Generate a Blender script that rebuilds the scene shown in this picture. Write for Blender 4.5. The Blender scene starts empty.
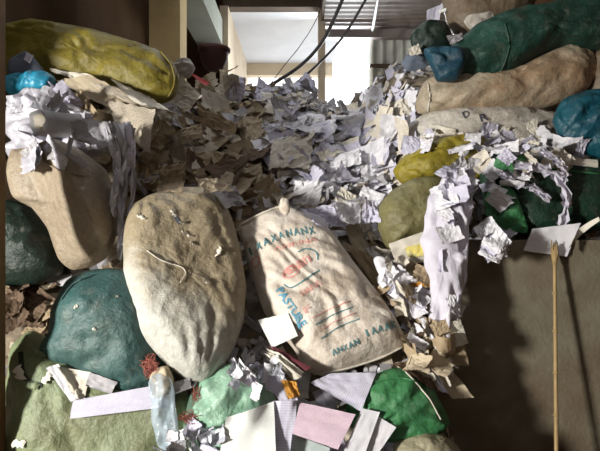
import bpy, bmesh, math, random
from mathutils import Vector, Matrix, noise
from mathutils.bvhtree import BVHTree

R = random.Random(7)
C = bpy.context.scene.collection
F, CX, CY, CZ = 520.0, 300.0, 225.5, 1.5
EYE = Vector((0, 0, CZ))

# ------------------------------------------------------------------ helpers
def ray(px, py):
    return Vector(((px - CX) / F, 1.0, -(py - CY) / F))

def P(px, py, Y):
    return EYE + ray(px, py) * Y

def tag(o, label=None, cat=None, group=None, kind=None):
    if label: o['label'] = label
    if cat: o['category'] = cat
    if group: o['group'] = group
    if kind: o['kind'] = kind
    return o

def link(name, verts, faces, mat, parent=None, loc=(0, 0, 0), smooth=True, uvs=None, midx=None):
    me = bpy.data.meshes.new(name)
    me.from_pydata([tuple(v) for v in verts], [], faces)
    for m in (mat if isinstance(mat, (list, tuple)) else [mat]):
        me.materials.append(m)
    if smooth:
        me.polygons.foreach_set('use_smooth', [True] * len(me.polygons))
    if midx:
        me.polygons.foreach_set('material_index', midx)
    if uvs is not None:
        ul = me.uv_layers.new(name='UVMap')
        for l in me.loops:
            ul.data[l.index].uv = uvs[l.vertex_index]
    me.update()
    o = bpy.data.objects.new(name, me)
    C.objects.link(o)
    o.location = loc
    if parent: o.parent = parent
    return o

SURF = []          # world-space surfaces that loose scraps can lie on
def reg(verts, faces, loc):
    SURF.append(BVHTree.FromPolygons([Vector(v) + Vector(loc) for v in verts], faces))
    return SURF[-1]

def hit(px, py, trees=None):
    d = ray(px, py).normalized()
    best = None
    for t in (trees or SURF):
        h = t.ray_cast(EYE, d, 20)
        if h[0] is not None and (best is None or h[3] < best[3]):
            best = h
    if best is None: return None, None
    n = best[1]
    if n.dot(d) > 0: n = -n
    return best[0], n

def box(name, lo, hi, mat, parent=None, bevel=0.0):
    bm = bmesh.new()
    bmesh.ops.create_cube(bm, size=1)
    lo, hi = Vector(lo), Vector(hi)
    c = (lo + hi) / 2; s = hi - lo
    for v in bm.verts: v.co = Vector((v.co.x * s.x, v.co.y * s.y, v.co.z * s.z))
    if bevel:
        bmesh.ops.bevel(bm, geom=list(bm.edges), offset=bevel, segments=2, affect='EDGES')
    me = bpy.data.meshes.new(name); bm.to_mesh(me); bm.free()
    me.materials.append(mat)
    o = bpy.data.objects.new(name, me); C.objects.link(o)
    o.location = c
    if parent: o.parent = parent
    return o

def catmull(pts, n, closed=True, k_=1.0):
    out = []
    k = len(pts)
    segs = k if closed else k - 1
    raw = []
    for i in range(segs):
        if closed:
            p0, p1, p2, p3 = pts[i - 1], pts[i], pts[(i + 1) % k], pts[(i + 2) % k]
        else:
            p0, p1, p2, p3 = pts[max(i - 1, 0)], pts[i], pts[i + 1], pts[min(i + 2, k - 1)]
        for s in range(12):
            t = s / 12
            raw.append(tuple((1 - k_) * (b + (c - b) * t) + k_ * 0.5 * ((2 * b) + (-a + c) * t + (2 * a - 5 * b + 4 * c - d) * t * t + (-a + 3 * b - 3 * c + d) * t ** 3)
                             for a, b, c, d in zip(p0, p1, p2, p3)))
    raw.append(raw[0] if closed else tuple(pts[-1]))
    L = [0]
    for a, b in zip(raw, raw[1:]):
        L.append(L[-1] + math.dist(a, b))
    m = n if closed else n - 1
    j = 0
    for i in range(n):
        d = L[-1] * i / m
        while j < len(L) - 2 and L[j + 1] < d: j += 1
        t = (d - L[j]) / max(L[j + 1] - L[j], 1e-9)
        out.append(tuple(a + (b - a) * t for a, b in zip(raw[j], raw[j + 1])))
    return out

def tube_geo(pts, r, n=8, taper=1.0):
    verts, faces = [], []
    up = Vector((0.13, 0.21, 0.97))
    k = len(pts)
    for i, p in enumerate(pts):
        p = Vector(p)
        d = (Vector(pts[min(i + 1, k - 1)]) - Vector(pts[max(i - 1, 0)])).normalized()
        a = d.cross(up)
        if a.length < 1e-3: a = d.cross(Vector((1, 0, 0)))
        a.normalize(); b = d.cross(a)
        rr = (r[i] if isinstance(r, (list, tuple)) else r) * (1 + (taper - 1) * i / max(k - 1, 1))
        for j in range(n):
            t = 2 * math.pi * j / n
            verts.append(p + a * math.cos(t) * rr + b * math.sin(t) * rr)
    for i in range(k - 1):
        for j in range(n):
            faces.append((i * n + j, i * n + (j + 1) % n, (i + 1) * n + (j + 1) % n, (i + 1) * n + j))
    faces.append(tuple(range(n))[::-1]); faces.append(tuple((k - 1) * n + j for j in range(n)))
    return verts, faces

def tube(name, pts, r, mat, parent=None, n=8, taper=1.0):
    v, f = tube_geo(pts, r, n, taper)
    o = Vector(pts[0]) if parent is None else Vector((0, 0, 0))
    return link(name, [x - o for x in v], f, mat, parent, o)

# ------------------------------------------------------------------ materials
def mat(name, c1, c2=None, scale=3.0, rough=0.85, bump=0.25, bscale=25, weave=0.0, dirt=None, dirt_amt=0.5, dirt_scale=1.6,
        spec=0.3, print_=0.0, lines=60, alpha=1.0, stripe=None, mottle=0.0, dust=None):
    m = bpy.data.materials.new(name); m.use_nodes = True
    nt = m.node_tree; N = nt.nodes; L = nt.links
    b = N['Principled BSDF']
    tc = N.new('ShaderNodeTexCoord')
    def nz(s, detail=5, coord='Object', rg=0.6):
        n = N.new('ShaderNodeTexNoise'); n.inputs['Scale'].default_value = s; n.inputs['Detail'].default_value = detail
        n.inputs['Roughness'].default_value = rg
        L.new(tc.outputs[coord], n.inputs['Vector']); return n
    def ramp(src, a, z, ca=(0, 0, 0, 1), cz=(1, 1, 1, 1)):
        r = N.new('ShaderNodeValToRGB'); e = r.color_ramp.elements
        e[0].position = a; e[1].position = z; e[0].color = ca; e[1].color = cz
        L.new(src, r.inputs['Fac']); return r
    def mix(fac, A, B, typ='MIX'):
        x = N.new('ShaderNodeMix'); x.data_type = 'RGBA'; x.blend_type = typ
        if isinstance(fac, float): x.inputs[0].default_value = fac
        else: L.new(fac, x.inputs[0])
        for s, q in ((x.inputs[6], A), (x.inputs[7], B)):
            if isinstance(q, tuple): s.default_value = q if len(q) == 4 else (*q, 1)
            else: L.new(q, s)
        return x.outputs[2]
    c2 = c2 or tuple(min(1, v * 0.8) for v in c1)
    n1 = nz(scale)
    col = ramp(n1.outputs['Fac'], 0.32, 0.68, (*c1, 1), (*c2, 1)).outputs['Color']
    if dirt:
        n2 = nz(dirt_scale, 8, rg=0.7)
        r2 = ramp(n2.outputs['Fac'], 0.42, 0.70, (0, 0, 0, 1), (dirt_amt, dirt_amt, dirt_amt, 1))
        col = mix(r2.outputs['Color'], col, dirt)
    if stripe:
        w = N.new('ShaderNodeTexWave'); w.bands_direction = 'X'; w.inputs['Scale'].default_value = stripe[1]
        L.new(tc.outputs['UV'], w.inputs['Vector'])
        col = mix(ramp(w.outputs['Fac'], 0.86, 0.93).outputs['Color'], col, stripe[0])
    if print_:
        w = N.new('ShaderNodeTexWave'); w.bands_direction = 'Y'; w.inputs['Scale'].default_value = lines
        L.new(tc.outputs['UV'], w.inputs['Vector'])
        a = ramp(w.outputs['Fac'], 0.55, 0.65)
        mp = N.new('ShaderNodeMapping'); mp.inputs['Scale'].default_value = (90, 14, 1)
        L.new(tc.outputs['UV'], mp.inputs['Vector'])
        k = N.new('ShaderNodeTexNoise'); k.inputs['Scale'].default_value = 1.0; k.inputs['Detail'].default_value = 2
        L.new(mp.outputs['Vector'], k.inputs['Vector'])
        bb = ramp(k.outputs['Fac'], 0.45, 0.52)
        q = mix(1.0, a.outputs['Color'], bb.outputs['Color'], 'MULTIPLY')
        q = mix(1.0, q, (print_, print_, print_), 'MULTIPLY')
        col = mix(q, col, (0.08, 0.08, 0.10))
    if dust:      # (colour, direction, offset, softness): a second colour along a direction, with a ragged edge
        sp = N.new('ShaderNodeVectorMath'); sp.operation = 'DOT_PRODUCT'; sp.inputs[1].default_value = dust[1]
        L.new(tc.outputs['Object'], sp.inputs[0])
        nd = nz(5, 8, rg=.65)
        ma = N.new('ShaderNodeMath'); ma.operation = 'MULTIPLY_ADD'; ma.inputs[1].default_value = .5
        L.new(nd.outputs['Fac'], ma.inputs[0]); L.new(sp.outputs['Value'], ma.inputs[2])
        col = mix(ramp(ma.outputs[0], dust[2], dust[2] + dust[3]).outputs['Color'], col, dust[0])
    if mottle:
        n3 = nz(38, 8, rg=0.8)
        col = mix(ramp(n3.outputs['Fac'], .35, .65).outputs['Color'], mix(1.0, col, (1 - mottle,) * 3, 'MULTIPLY'), col)
        n4 = nz(9, 6, rg=0.7)
        col = mix(mix(1.0, ramp(n4.outputs['Fac'], .55, .75).outputs['Color'], (.22, .22, .22), 'MULTIPLY'), col, (.42, .38, .31))
    L.new(col, b.inputs['Base Color'])
    b.inputs['Roughness'].default_value = rough
    b.inputs['Specular IOR Level'].default_value = spec
    b.inputs['Alpha'].default_value = alpha
    bn = nz(bscale, 6)
    h = bn.outputs['Fac']
    if weave:
        ws = []
        for ax in 'XY':
            w = N.new('ShaderNodeTexWave'); w.bands_direction = ax; w.inputs['Scale'].default_value = weave
            w.inputs['Distortion'].default_value = 0.6
            L.new(tc.outputs['UV'], w.inputs['Vector']); ws.append(w.outputs['Fac'])
        ad = N.new('ShaderNodeMath'); ad.operation = 'ADD'; L.new(ws[0], ad.inputs[0]); L.new(ws[1], ad.inputs[1])
        ml = N.new('ShaderNodeMath'); ml.operation = 'MULTIPLY_ADD'; ml.inputs[1].default_value = 0.22
        L.new(ad.outputs[0], ml.inputs[0]); L.new(h, ml.inputs[2]); h = ml.outputs[0]
    bp = N.new('ShaderNodeBump'); bp.inputs['Strength'].default_value = bump; bp.inputs['Distance'].default_value = 0.02
    L.new(h, bp.inputs['Height']); L.new(bp.outputs['Normal'], b.inputs['Normal'])
    return m

M = {}
# paper stock
M['white'] = mat('white paper', (0.74, 0.73, 0.76), (0.62, 0.61, 0.66), scale=9, bump=.1, print_=0.15, lines=9)
M['lilac'] = mat('pale lilac paper', (0.60, 0.58, 0.68), (0.50, 0.49, 0.60), scale=9, bump=.1, print_=0.35, lines=8)
M['offwhite'] = mat('off white paper', (0.66, 0.62, 0.54), (0.54, 0.49, 0.41), scale=8, bump=.15)
M['plain'] = mat('plain soft white paper', (0.60, 0.58, 0.65), (0.50, 0.48, 0.55), scale=10, bump=.2)
M['grey'] = mat('grey paper', (0.44, 0.43, 0.44), (0.33, 0.32, 0.34), scale=8, bump=.15, print_=0.4, lines=10)
M['news'] = mat('newsprint', (0.54, 0.47, 0.37), (0.44, 0.375, 0.285), scale=6, bump=.15, print_=0.75, lines=8)
M['tan'] = mat('tan paper', (0.50, 0.42, 0.30), (0.40, 0.33, 0.235), scale=6, bump=.2)
M['kraft'] = mat('brown kraft paper', (0.40, 0.31, 0.20), (0.29, 0.22, 0.14), scale=5, bump=.25)
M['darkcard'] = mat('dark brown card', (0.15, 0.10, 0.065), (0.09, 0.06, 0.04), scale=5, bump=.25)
M['pink'] = mat('pink printed form', (0.72, 0.55, 0.64), (0.66, 0.50, 0.60), scale=4, bump=.05, print_=0.3, lines=9)
M['bright'] = mat('clean white paper', (0.88, 0.90, 0.87), (0.82, 0.85, 0.82), scale=4, bump=.05, print_=0.06, lines=7)
M['mint'] = mat('pale grey green paper', (0.45, 0.52, 0.50), (0.40, 0.46, 0.45), scale=4, bump=.05)
M['yellowpaper'] = mat('yellow paper', (0.75, 0.62, 0.12), (0.66, 0.60, 0.30), scale=20, bump=.1)
M['orange'] = mat('orange paper', (0.62, 0.30, 0.05), (0.50, 0.24, 0.05), scale=12, bump=.2)
M['maroon'] = mat('maroon cover', (0.16, 0.035, 0.045), (0.09, 0.025, 0.03), scale=7, bump=.2, rough=.6)
M['red'] = mat('red plastic', (0.60, 0.04, 0.03), (0.45, 0.05, 0.04), scale=7, bump=.1, rough=.4)
M['bluegrey'] = mat('blue grey card', (0.14, 0.17, 0.22), (0.10, 0.12, 0.16), scale=6, bump=.15)
M['turq'] = mat('turquoise plastic', (0.03, 0.30, 0.46), (0.02, 0.18, 0.30), scale=9, bump=.3, rough=.35, spec=.5)
M['film'] = mat('white plastic film', (0.64, 0.63, 0.69), (0.42, 0.41, 0.47), scale=12, bump=.3, rough=.3, spec=.6, dirt=(0.10, 0.09, 0.09), dirt_amt=.5, dirt_scale=7)
M['clear'] = mat('clear plastic film', (0.55, 0.66, 0.75), (0.40, 0.50, 0.60), scale=14, bump=.4, rough=.15, spec=.8, alpha=.45)
M['silver'] = mat('silver wrapper', (0.62, 0.63, 0.68), (0.30, 0.31, 0.36), scale=25, bump=.4, rough=.3, spec=.8)
# sacks
def sackmat(n, a, b_, **k):
    d = dict(scale=3.5, bump=.6, bscale=26, rough=.5, spec=.45, mottle=.38); d.update(k)
    return mat(n, a, b_, **d)
M['s_yellow'] = sackmat('olive yellow woven plastic', (0.29, 0.235, 0.03), (0.20, 0.16, 0.02), dirt=(0.12, 0.09, 0.02))
M['s_olive'] = sackmat('olive woven plastic', (0.23, 0.205, 0.085), (0.17, 0.155, 0.065), dirt=(0.14, 0.12, 0.05))
M['s_mustard'] = sackmat('mustard woven plastic', (0.36, 0.29, 0.02), (0.27, 0.22, 0.02), dirt=(0.18, 0.14, 0.03))
M['s_cream'] = sackmat('dirty cream woven plastic', (0.40, 0.33, 0.24), (0.31, 0.25, 0.18), dirt=(0.26, 0.19, 0.12))
M['s_tan'] = sackmat('tan stained woven plastic', (0.46, 0.40, 0.30), (0.35, 0.28, 0.19), dirt=(0.30, 0.16, 0.075), dirt_amt=.85, dirt_scale=2.6)
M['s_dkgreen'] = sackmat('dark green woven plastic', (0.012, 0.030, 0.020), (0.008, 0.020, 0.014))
M['s_teal'] = sackmat('teal green woven plastic', (0.04, 0.115, 0.11), (0.025, 0.075, 0.075), dirt=(0.10, 0.15, 0.13), dirt_amt=.5)
M['s_ltgreen'] = sackmat('pale green woven plastic', (0.22, 0.275, 0.145), (0.15, 0.19, 0.10), dirt=(0.20, 0.17, 0.08), dirt_amt=.6)
M['s_white'] = sackmat('grubby white woven plastic', (0.56, 0.55, 0.50), (0.46, 0.45, 0.40), mottle=.25, dust=((0.33, 0.27, 0.175), (.55, 0, .8), .10, .22))  # browner towards the upper right, paler towards the lower left
M['s_print'] = sackmat('white fertiliser woven plastic', (0.70, 0.64, 0.57), (0.58, 0.51, 0.43), dirt=(0.34, 0.23, 0.14), dirt_amt=.6, dirt_scale=4.5, scale=8, mottle=.18)
M['s_jade'] = sackmat('shiny jade green plastic', (0.36, 0.55, 0.42), (0.20, 0.40, 0.27), rough=.35, spec=.6)
M['s_green'] = sackmat('bright green woven plastic', (0.06, 0.26, 0.09), (0.035, 0.16, 0.06))
M['s_beige'] = sackmat('beige woven plastic', (0.40, 0.36, 0.24), (0.30, 0.27, 0.18))
M['s_emerald'] = sackmat('emerald woven plastic', (0.012, 0.055, 0.028), (0.008, 0.028, 0.017), dirt=(0.012, 0.03, 0.02), dirt_amt=.8)
M['s_bottle'] = sackmat('bottle green woven plastic', (0.014, 0.075, 0.052), (0.008, 0.04, 0.03), dirt=(0.012, 0.03, 0.022), dirt_amt=.8)
M['s_blue'] = sackmat('petrol blue woven plastic', (0.012, 0.075, 0.115), (0.01, 0.045, 0.075))
M['s_tealblue'] = sackmat('teal blue plastic', (0.008, 0.10, 0.14), (0.006, 0.055, 0.085), rough=.4)
M['s_brown'] = sackmat('brown hessian', (0.20, 0.15, 0.10), (0.14, 0.10, 0.065))
M['s_pale'] = sackmat('pale grey woven plastic', (0.60, 0.56, 0.50), (0.50, 0.46, 0.41), dirt=(0.3, 0.26, 0.2))
M['hem'] = mat('sack thread', (0.62, 0.58, 0.50), (0.5, 0.45, 0.38), scale=30)
M['tealink'] = mat('teal print', (0.045, 0.15, 0.17), (0.12, 0.24, 0.25), scale=25, bump=.1)
M['blueink'] = mat('blue print', (0.06, 0.27, 0.42), (0.20, 0.40, 0.50), scale=25, bump=.1)
M['redink'] = mat('faded red print', (0.55, 0.20, 0.17), (0.62, 0.42, 0.36), scale=18, bump=.1)
M['blackink'] = mat('dark ink', (0.05, 0.05, 0.07), (0.09, 0.09, 0.1), scale=18, bump=.1)
M['redthread'] = mat('red brown thread', (0.26, 0.07, 0.05), (0.35, 0.13, 0.10), scale=30)
M['torn'] = mat('torn white plastic edge', (0.75, 0.71, 0.62), (0.6, 0.55, 0.45), scale=20)
# setting
M['heap'] = mat('packed waste paper', (0.28, 0.225, 0.16), (0.11, 0.088, 0.065), scale=14, bump=.8, bscale=18)
M['cement'] = mat('dark stained cement', (0.19, 0.17, 0.12), (0.14, 0.125, 0.09), scale=5, bump=.3, bscale=40, dirt=(0.12, 0.06, 0.03), dirt_amt=.6, dirt_scale=1.3)
M['dkwall'] = mat('dark brown plaster', (0.062, 0.034, 0.016), (0.045, 0.024, 0.011), scale=2, bump=.2, spec=.08, rough=.95)
M['beige'] = mat('beige plaster', (0.55, 0.46, 0.34), (0.46, 0.38, 0.28), scale=2, bump=.15)
M['cream'] = mat('cream painted column', (0.56, 0.42, 0.20), (0.49, 0.36, 0.17), scale=2, bump=.15, dirt=(0.28, 0.2, 0.1), dirt_amt=.5)
M['slab'] = mat('white painted slab', (0.60, 0.61, 0.63), (0.54, 0.55, 0.58), scale=2, bump=.05)
M['beam'] = mat('grey green concrete', (0.33, 0.34, 0.28), (0.26, 0.27, 0.23), scale=2, bump=.2)
M['dkbeam'] = mat('dark timber beam', (0.11, 0.08, 0.055), (0.08, 0.055, 0.04), scale=3)
M['roof'] = mat('weathered roof sheet', (0.25, 0.215, 0.20), (0.18, 0.155, 0.15), scale=2, bump=.1, rough=.6)
M['sheet'] = mat('grey corrugated sheet', (0.58, 0.60, 0.56), (0.48, 0.50, 0.47), scale=2, bump=.1, rough=.5)
M['postw'] = mat('brown timber', (0.22, 0.13, 0.055), (0.14, 0.085, 0.04), scale=4, bump=.3)
M['floor'] = mat('dusty concrete floor', (0.22, 0.19, 0.15), (0.15, 0.13, 0.10), scale=2, bump=.2)
M['bamboo'] = mat('bamboo', (0.36, 0.25, 0.11), (0.25, 0.17, 0.075), scale=9, bump=.2, rough=.5)
M['cable'] = mat('black cable', (0.035, 0.03, 0.03), (0.05, 0.045, 0.045), rough=.6)
M['tubelamp'] = mat('white lamp tube', (0.8, 0.8, 0.82), (0.75, 0.75, 0.78), rough=.3)
M['bowl'] = mat('dark brown clay', (0.075, 0.03, 0.025), (0.05, 0.022, 0.02), scale=9, rough=.7)

# ------------------------------------------------------------------ the shed
def struct(name, lo, hi, m, label=None):
    return tag(box(name, lo, hi, m), label, None, None, 'structure')
def corrugated(name, axis, a0, a1, b0, b1, c, amp, pitch, m, slope=0.0):
    """axis 'x': vertical sheet at y=c with a=x, b=z, ribs upright; axis 'y': roof sheet at z=c with a=y, b=x, ribs along x"""
    n = int((a1 - a0) / pitch * 8)
    verts, faces = [], []
    for side in (0, 1):
        for i in range(n + 1):
            a = a0 + (a1 - a0) * i / n
            d = amp * math.cos(2 * math.pi * a / pitch) + side * 0.008
            for b in (b0, b1):
                if axis == 'x': verts.append((a, c + d, b))
                else: verts.append((b, a, c + d + slope * (a1 - a)))
    k = 2 * (n + 1)
    for side in (0, 1):
        for i in range(n):
            q = side * k + 2 * i
            f = (q, q + 1, q + 3, q + 2)
            faces.append(f if side else f[::-1])
    o = link(name, verts, faces, m)
    return tag(o, kind='structure')

FRONT_TOP = 4.95  # unseen front wall stops below the roof; gap added for soft fill light
struct('floor', (-5.15, -3, -0.1), (3.2, 12.2, 0), M['floor'])
# unseen bay on the left, added to set the small unglazed window further off
struct('wall_left', (-2.6, 2.75, 0), (-2.45, 9.3, 5.72), M['dkwall'])
struct('wall_bay_back', (-5.15, 2.75, 0), (-2.6, 2.9, 5.72), M['dkwall'])
struct('wall_bay_left', (-5.15, -.95, 0), (-5.0, 2.75, 5.72), M['dkwall'])
struct('wall_bay_front', (-5.15, -3, 0), (-5.0, -1.55, 5.72), M['dkwall'])
struct('wall_bay_upper', (-5.15, -1.55, 2.1), (-5.0, -.95, 5.72), M['dkwall'])
struct('wall_bay_lower', (-5.15, -1.55, 0), (-5.0, -.95, 1.1), M['dkwall'])
struct('wall_right', (3.05, -3, 0), (3.2, 9.3, 5.6), M['dkwall'])
struct('wall_back_left', (-2.6, 9.15, 0), (-1.35, 9.3, 5.6), M['dkwall'])
struct('wall_canopy_side', (-1.35, 8.75, 0), (-1.21, 12.1, 5.2), M['beige'])
struct('ceiling_canopy', (-1.3, 9.02, 5.2), (0.75, 12.1, 5.35), M['slab'])
struct('trim_canopy_end', (-1.3, 11.85, 4.93), (0.75, 12.1, 5.2), M['beige'])
struct('trim_beam_cross', (-1.3, 8.8, 5.2), (0.45, 9.0, 5.7), M['dkbeam'])
struct('trim_beam_long', (-1.72, 4.5, 4.52), (-1.3, 9.1, 4.95), M['beam'])
struct('column_cream', (-1.80, 6.2, 0), (-1.43, 6.56, 5.6), M['cream'])
struct('column_back', (0.31, 8.85, 0), (0.43, 9.05, 5.3), M['beige'])
struct('trim_eaves', (0.43, 8.9, 4.72), (3.1, 9.02, 4.86), M['roof'])
corrugated('wall_back_right', 'x', 1.21, 3.1, 0, 4.9, 9.1, 0.03, 0.17, M['sheet'])
struct('trim_girt', (1.21, 9.0, 4.24), (3.1, 9.06, 4.30), M['dkbeam'])
corrugated('ceiling_roof', 'y', -3.0, 9.1, 0.40, 3.2, 4.92, 0.010, 0.15, M['roof'], slope=0.06)
# unseen left roof, with an open gap added to brighten the crest
struct('ceiling_left', (-5.15, -3, 5.72), (-1.95, 9.1, 5.85), M['dkbeam'])
struct('ceiling_left_front', (-1.95, -3, 5.72), (0.42, 3.7, 5.85), M['dkbeam'])
struct('ceiling_left_rear', (-1.95, 7.2, 5.72), (0.42, 9.1, 5.85), M['dkbeam'])
struct('trim_roof_edge', (0.36, -3, 4.98), (0.42, 8.85, 5.72), M['dkbeam'])
struct('wall_front', (-5.15, -3.15, 0), (3.2, -3, FRONT_TOP), M['dkwall'])
struct('wall_partition', (0.62, 3.2, 0), (3.05, 3.34, 1.41), M['cement'], 'dark stained cement partition holding back the heap')
SOLID = bpy.data.objects['wall_partition']
_me = SOLID.data
PART_GEO = ([tuple(v.co) for v in _me.vertices], [tuple(p.vertices) for p in _me.polygons], SOLID.location.copy())
tag(box('trim_post', (-1.60, 2.45, 0), (-1.468, 2.6, 5.2), M['postw'], bevel=.008), 'brown timber post at the edge of the doorway', None, None, 'structure')

# ------------------------------------------------------------------ the heap underneath
PRO = {
 'L': [(2.2, 0), (2.7, .30), (3.1, .72), (3.5, 1.30), (3.8, 1.85), (4.2, 2.45), (4.8, 2.85), (6, 3.05), (8.2, 3.1), (8.9, 3.0)],
 'M': [(2.2, 0), (2.7, .35), (3.1, .85), (3.5, 1.32), (4.0, 1.74), (4.8, 2.30), (5.6, 2.79), (6.6, 3.22), (7.4, 3.25), (8.9, 3.05)],
 'R': [(3.3, 1.28), (3.6, 1.42), (3.8, 1.72), (4.1, 2.15), (4.5, 2.75), (5.2, 3.05), (6.6, 3.2), (8.9, 3.1)],
}
def prof(k, y):
    p = PRO[k]
    if y <= p[0][0]: return p[0][1]
    for (a, b), (c, d) in zip(p, p[1:]):
        if y <= c: return b + (d - b) * (y - a) / (c - a)
    return p[-1][1]
def sst(a, b, x):
    t = min(1, max(0, (x - a) / (b - a))); return t * t * (3 - 2 * t)
def height(x, y):
    l = 1 - sst(-1.5, -0.8, x)
    z = prof('L', y) * l + prof('M', y) * (1 - l)
    if y < 3.33:
        z *= 1 - sst(0.62, 0.96, x)
    else:
        r = sst(0.60, 0.95, x)
        z -= .30 * sst(5.0, 6.4, y) * sst(0.0, 0.5, x)
        z = z * (1 - r) + prof('R', y) * r
    return z
def heap_mesh():
    verts, faces = [], []
    xs = [-2.44 + 5.48 * i / 130 for i in range(131)]
    ys = [2.2 + 6.65 * j / 150 for j in range(151)]
    for y in ys:
        for x in xs:
            z = height(x, y)
            p = Vector((x, y, 0))
            z += min(1, z * 2) * (0.06 * noise.noise(p * 3) + 0.05 * abs(noise.noise(p * 7)) + 0.03 * noise.noise(p * 14))
            verts.append((x, y, max(0.004, z)))
    n = len(xs)
    for j in range(len(ys) - 1):
        for i in range(n - 1):
            if 2.2 + 6.65 * j / 150 < 3.36 and xs[i + 1] > 0.98: continue
            faces.append((j * n + i, j * n + i + 1, (j + 1) * n + i + 1, (j + 1) * n + i))
    o = link('waste_paper_heap', verts, faces, M['heap'])
    reg(verts, faces, (0, 0, 0))
    return tag(o, 'packed mass of brown waste paper under the sacks and loose sheets', 'waste heap', None, 'stuff')
heap_mesh()
HEAP = [SURF[0]]
reg(*PART_GEO)

# ------------------------------------------------------------------ sacks: a closed outline, filled out to a thick bag
class Frame:
    def __init__(s, cpx, Y, lean, yaw):
        l, w = math.radians(lean), math.radians(yaw)
        s.C = P(cpx[0], cpx[1], Y)
        s.n = Vector((math.sin(w) * math.cos(l), -math.cos(w) * math.cos(l), math.sin(l)))
        s.u = Vector((0, 0, 1)).cross(s.n) * -1
        s.u = s.n.cross(Vector((0, 0, 1))) * -1
        s.u.normalize()
        s.v = s.n.cross(s.u)
        if s.v.z < 0: s.v.negate()
    def uv(s, px, py):
        d = ray(px, py)
        t = (s.C - EYE).dot(s.n) / d.dot(s.n)
        q = EYE + d * t - s.C
        return (q.dot(s.u), q.dot(s.v))
    def pt(s, a, b, h=0.0):
        return s.u * a + s.v * b + s.n * h

def nz2(a, b, sc, seed, ang=0, st=1.0):
    c, s_ = math.cos(math.radians(ang)), math.sin(math.radians(ang))
    x, y = (a * c + b * s_) / st, (-a * s_ + b * c)
    return Vector((x * sc, y * sc, seed * 3.17))

def bag(name, outline, Y, mat_, label=None, cat='sack', group=None, lean=12, yaw=0, T=0.2, center=None, p=2.6, q=0.55, back=0.7,
        wr=(), gathers=(), ridge=None, rings=24, segs=96, seed=1, rim=0.015, parent=None, smooth=True, register=True):
    """wr: (kind, scale, amplitude, angle, stretch); gathers: (px, py, folds, amplitude, reach in m)"""
    if center is None:
        center = (sum(x for x, _ in outline) / len(outline), sum(y for _, y in outline) / len(outline))
    fr = Frame(center, Y, lean, yaw)
    ob = catmull([fr.uv(*k) for k in outline], segs, True, .55)
    gl = [(fr.uv(g[0], g[1]), g[2], g[3], g[4]) for g in gathers]
    rl = None
    if ridge: rl = (fr.uv(*ridge[0]), fr.uv(*ridge[1]), ridge[2], ridge[3], ridge[4])
    ob = [(a * (1 + rim * noise.noise(Vector((a * 9, b * 9, seed)))), b * (1 + rim * noise.noise(Vector((a * 9, b * 9, seed + 5))))) for a, b in ob]
    def disp(a, b):
        d = 0
        for kind, sc, amp, ang, st in wr:
            v = nz2(a, b, sc, seed, ang, st)
            x = noise.noise(v)
            if kind == 'r': x = 1 - 2.2 * abs(x)          # sharp crest folds
            elif kind == 'c': x = 2.2 * abs(x) - 1        # soft pillows between creases
            elif kind == 'f': x = noise.fractal(v, 1.0, 2.0, 4)
            elif kind == 't':                              # straight creases: warped triangle waves, here deep, there faint
                wv = Vector((a * 4, b * 4, seed + ang))
                t_ = (a * math.cos(math.radians(ang)) + b * math.sin(math.radians(ang))) * sc + st * noise.noise(wv) + seed * .37
                x = (4 * abs(t_ - math.floor(t_ + .5)) - 1) * (.55 + .9 * noise.noise(wv * 1.3 + Vector((7, 3, 1))))
            d += amp * x
        for (g, k, amp, reach) in gl:
            dx, dy = a - g[0], b - g[1]
            r = math.hypot(dx, dy)
            th = math.atan2(dy, dx)
            d += amp * math.sin(k * th + 2.5 * noise.noise(Vector((a * 4, b * 4, seed)))) * math.exp(-((r / reach) ** 2)) * min(1, r / 0.05)
        if rl:
            (x0, y0), (x1, y1), amp, wl, wr_ = rl
            L = math.hypot(x1 - x0, y1 - y0); tx, ty = (x1 - x0) / L, (y1 - y0) / L
            sd = (a - x0) * ty - (b - y0) * tx
            w = wl if sd < 0 else wr_
            d += amp * max(0, 1 - abs(sd) / w)
        return d
    verts, uvs, faces = [], [], []
    def add(a, b, h):
        verts.append(fr.pt(a, b, h)); uvs.append((a, b))
    add(0, 0, T + disp(0, 0))
    for i in range(1, rings + 1):
        s = math.sin(math.pi / 2 * i / rings)
        for a, b in ob:
            h = T * max(0, 1 - s ** p) ** q
            fade = min(1, (1 - s) * 6 + 0.25)
            add(a * s, b * s, h + disp(a * s, b * s) * fade)
    for j in range(segs):
        faces.append((0, 1 + j, 1 + (j + 1) % segs))
    for i in range(rings - 1):
        o = 1 + i * segs
        for j in range(segs):
            j2 = (j + 1) % segs
            faces.append((o + j, o + segs + j, o + segs + j2, o + j2))
    rb = 8
    base = 1 + (rings - 1) * segs
    for i in range(1, rb):
        s = math.cos(math.pi / 2 * i / rb)
        o2 = len(verts)
        for a, b in ob:
            add(a * s, b * s, -T * back * max(0, 1 - s ** p) ** q)
        for j in range(segs):
            j2 = (j + 1) % segs
            faces.append((base + j, o2 + j, o2 + j2, base + j2))
        base = o2
    e = len(verts); add(0, 0, -T * back)
    for j in range(segs):
        faces.append((base + j, e, base + (j + 1) % segs))
    loc = fr.C if parent is None else fr.C - parent.location
    o = link(name, verts, faces, mat_, parent, loc, smooth, uvs)
    if label: tag(o, label, cat, group)
    if register: o_b = reg(verts, faces, fr.C)
    BAGS[o.name] = SURF[-1] if register else None
    return o
BAGS = {}

def on_bag(bagobj, px, py, off=0.003):
    h, n = hit(px, py, [BAGS[bagobj.name]])
    if h is None: return None
    return h + n * off - bagobj.location, n

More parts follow.
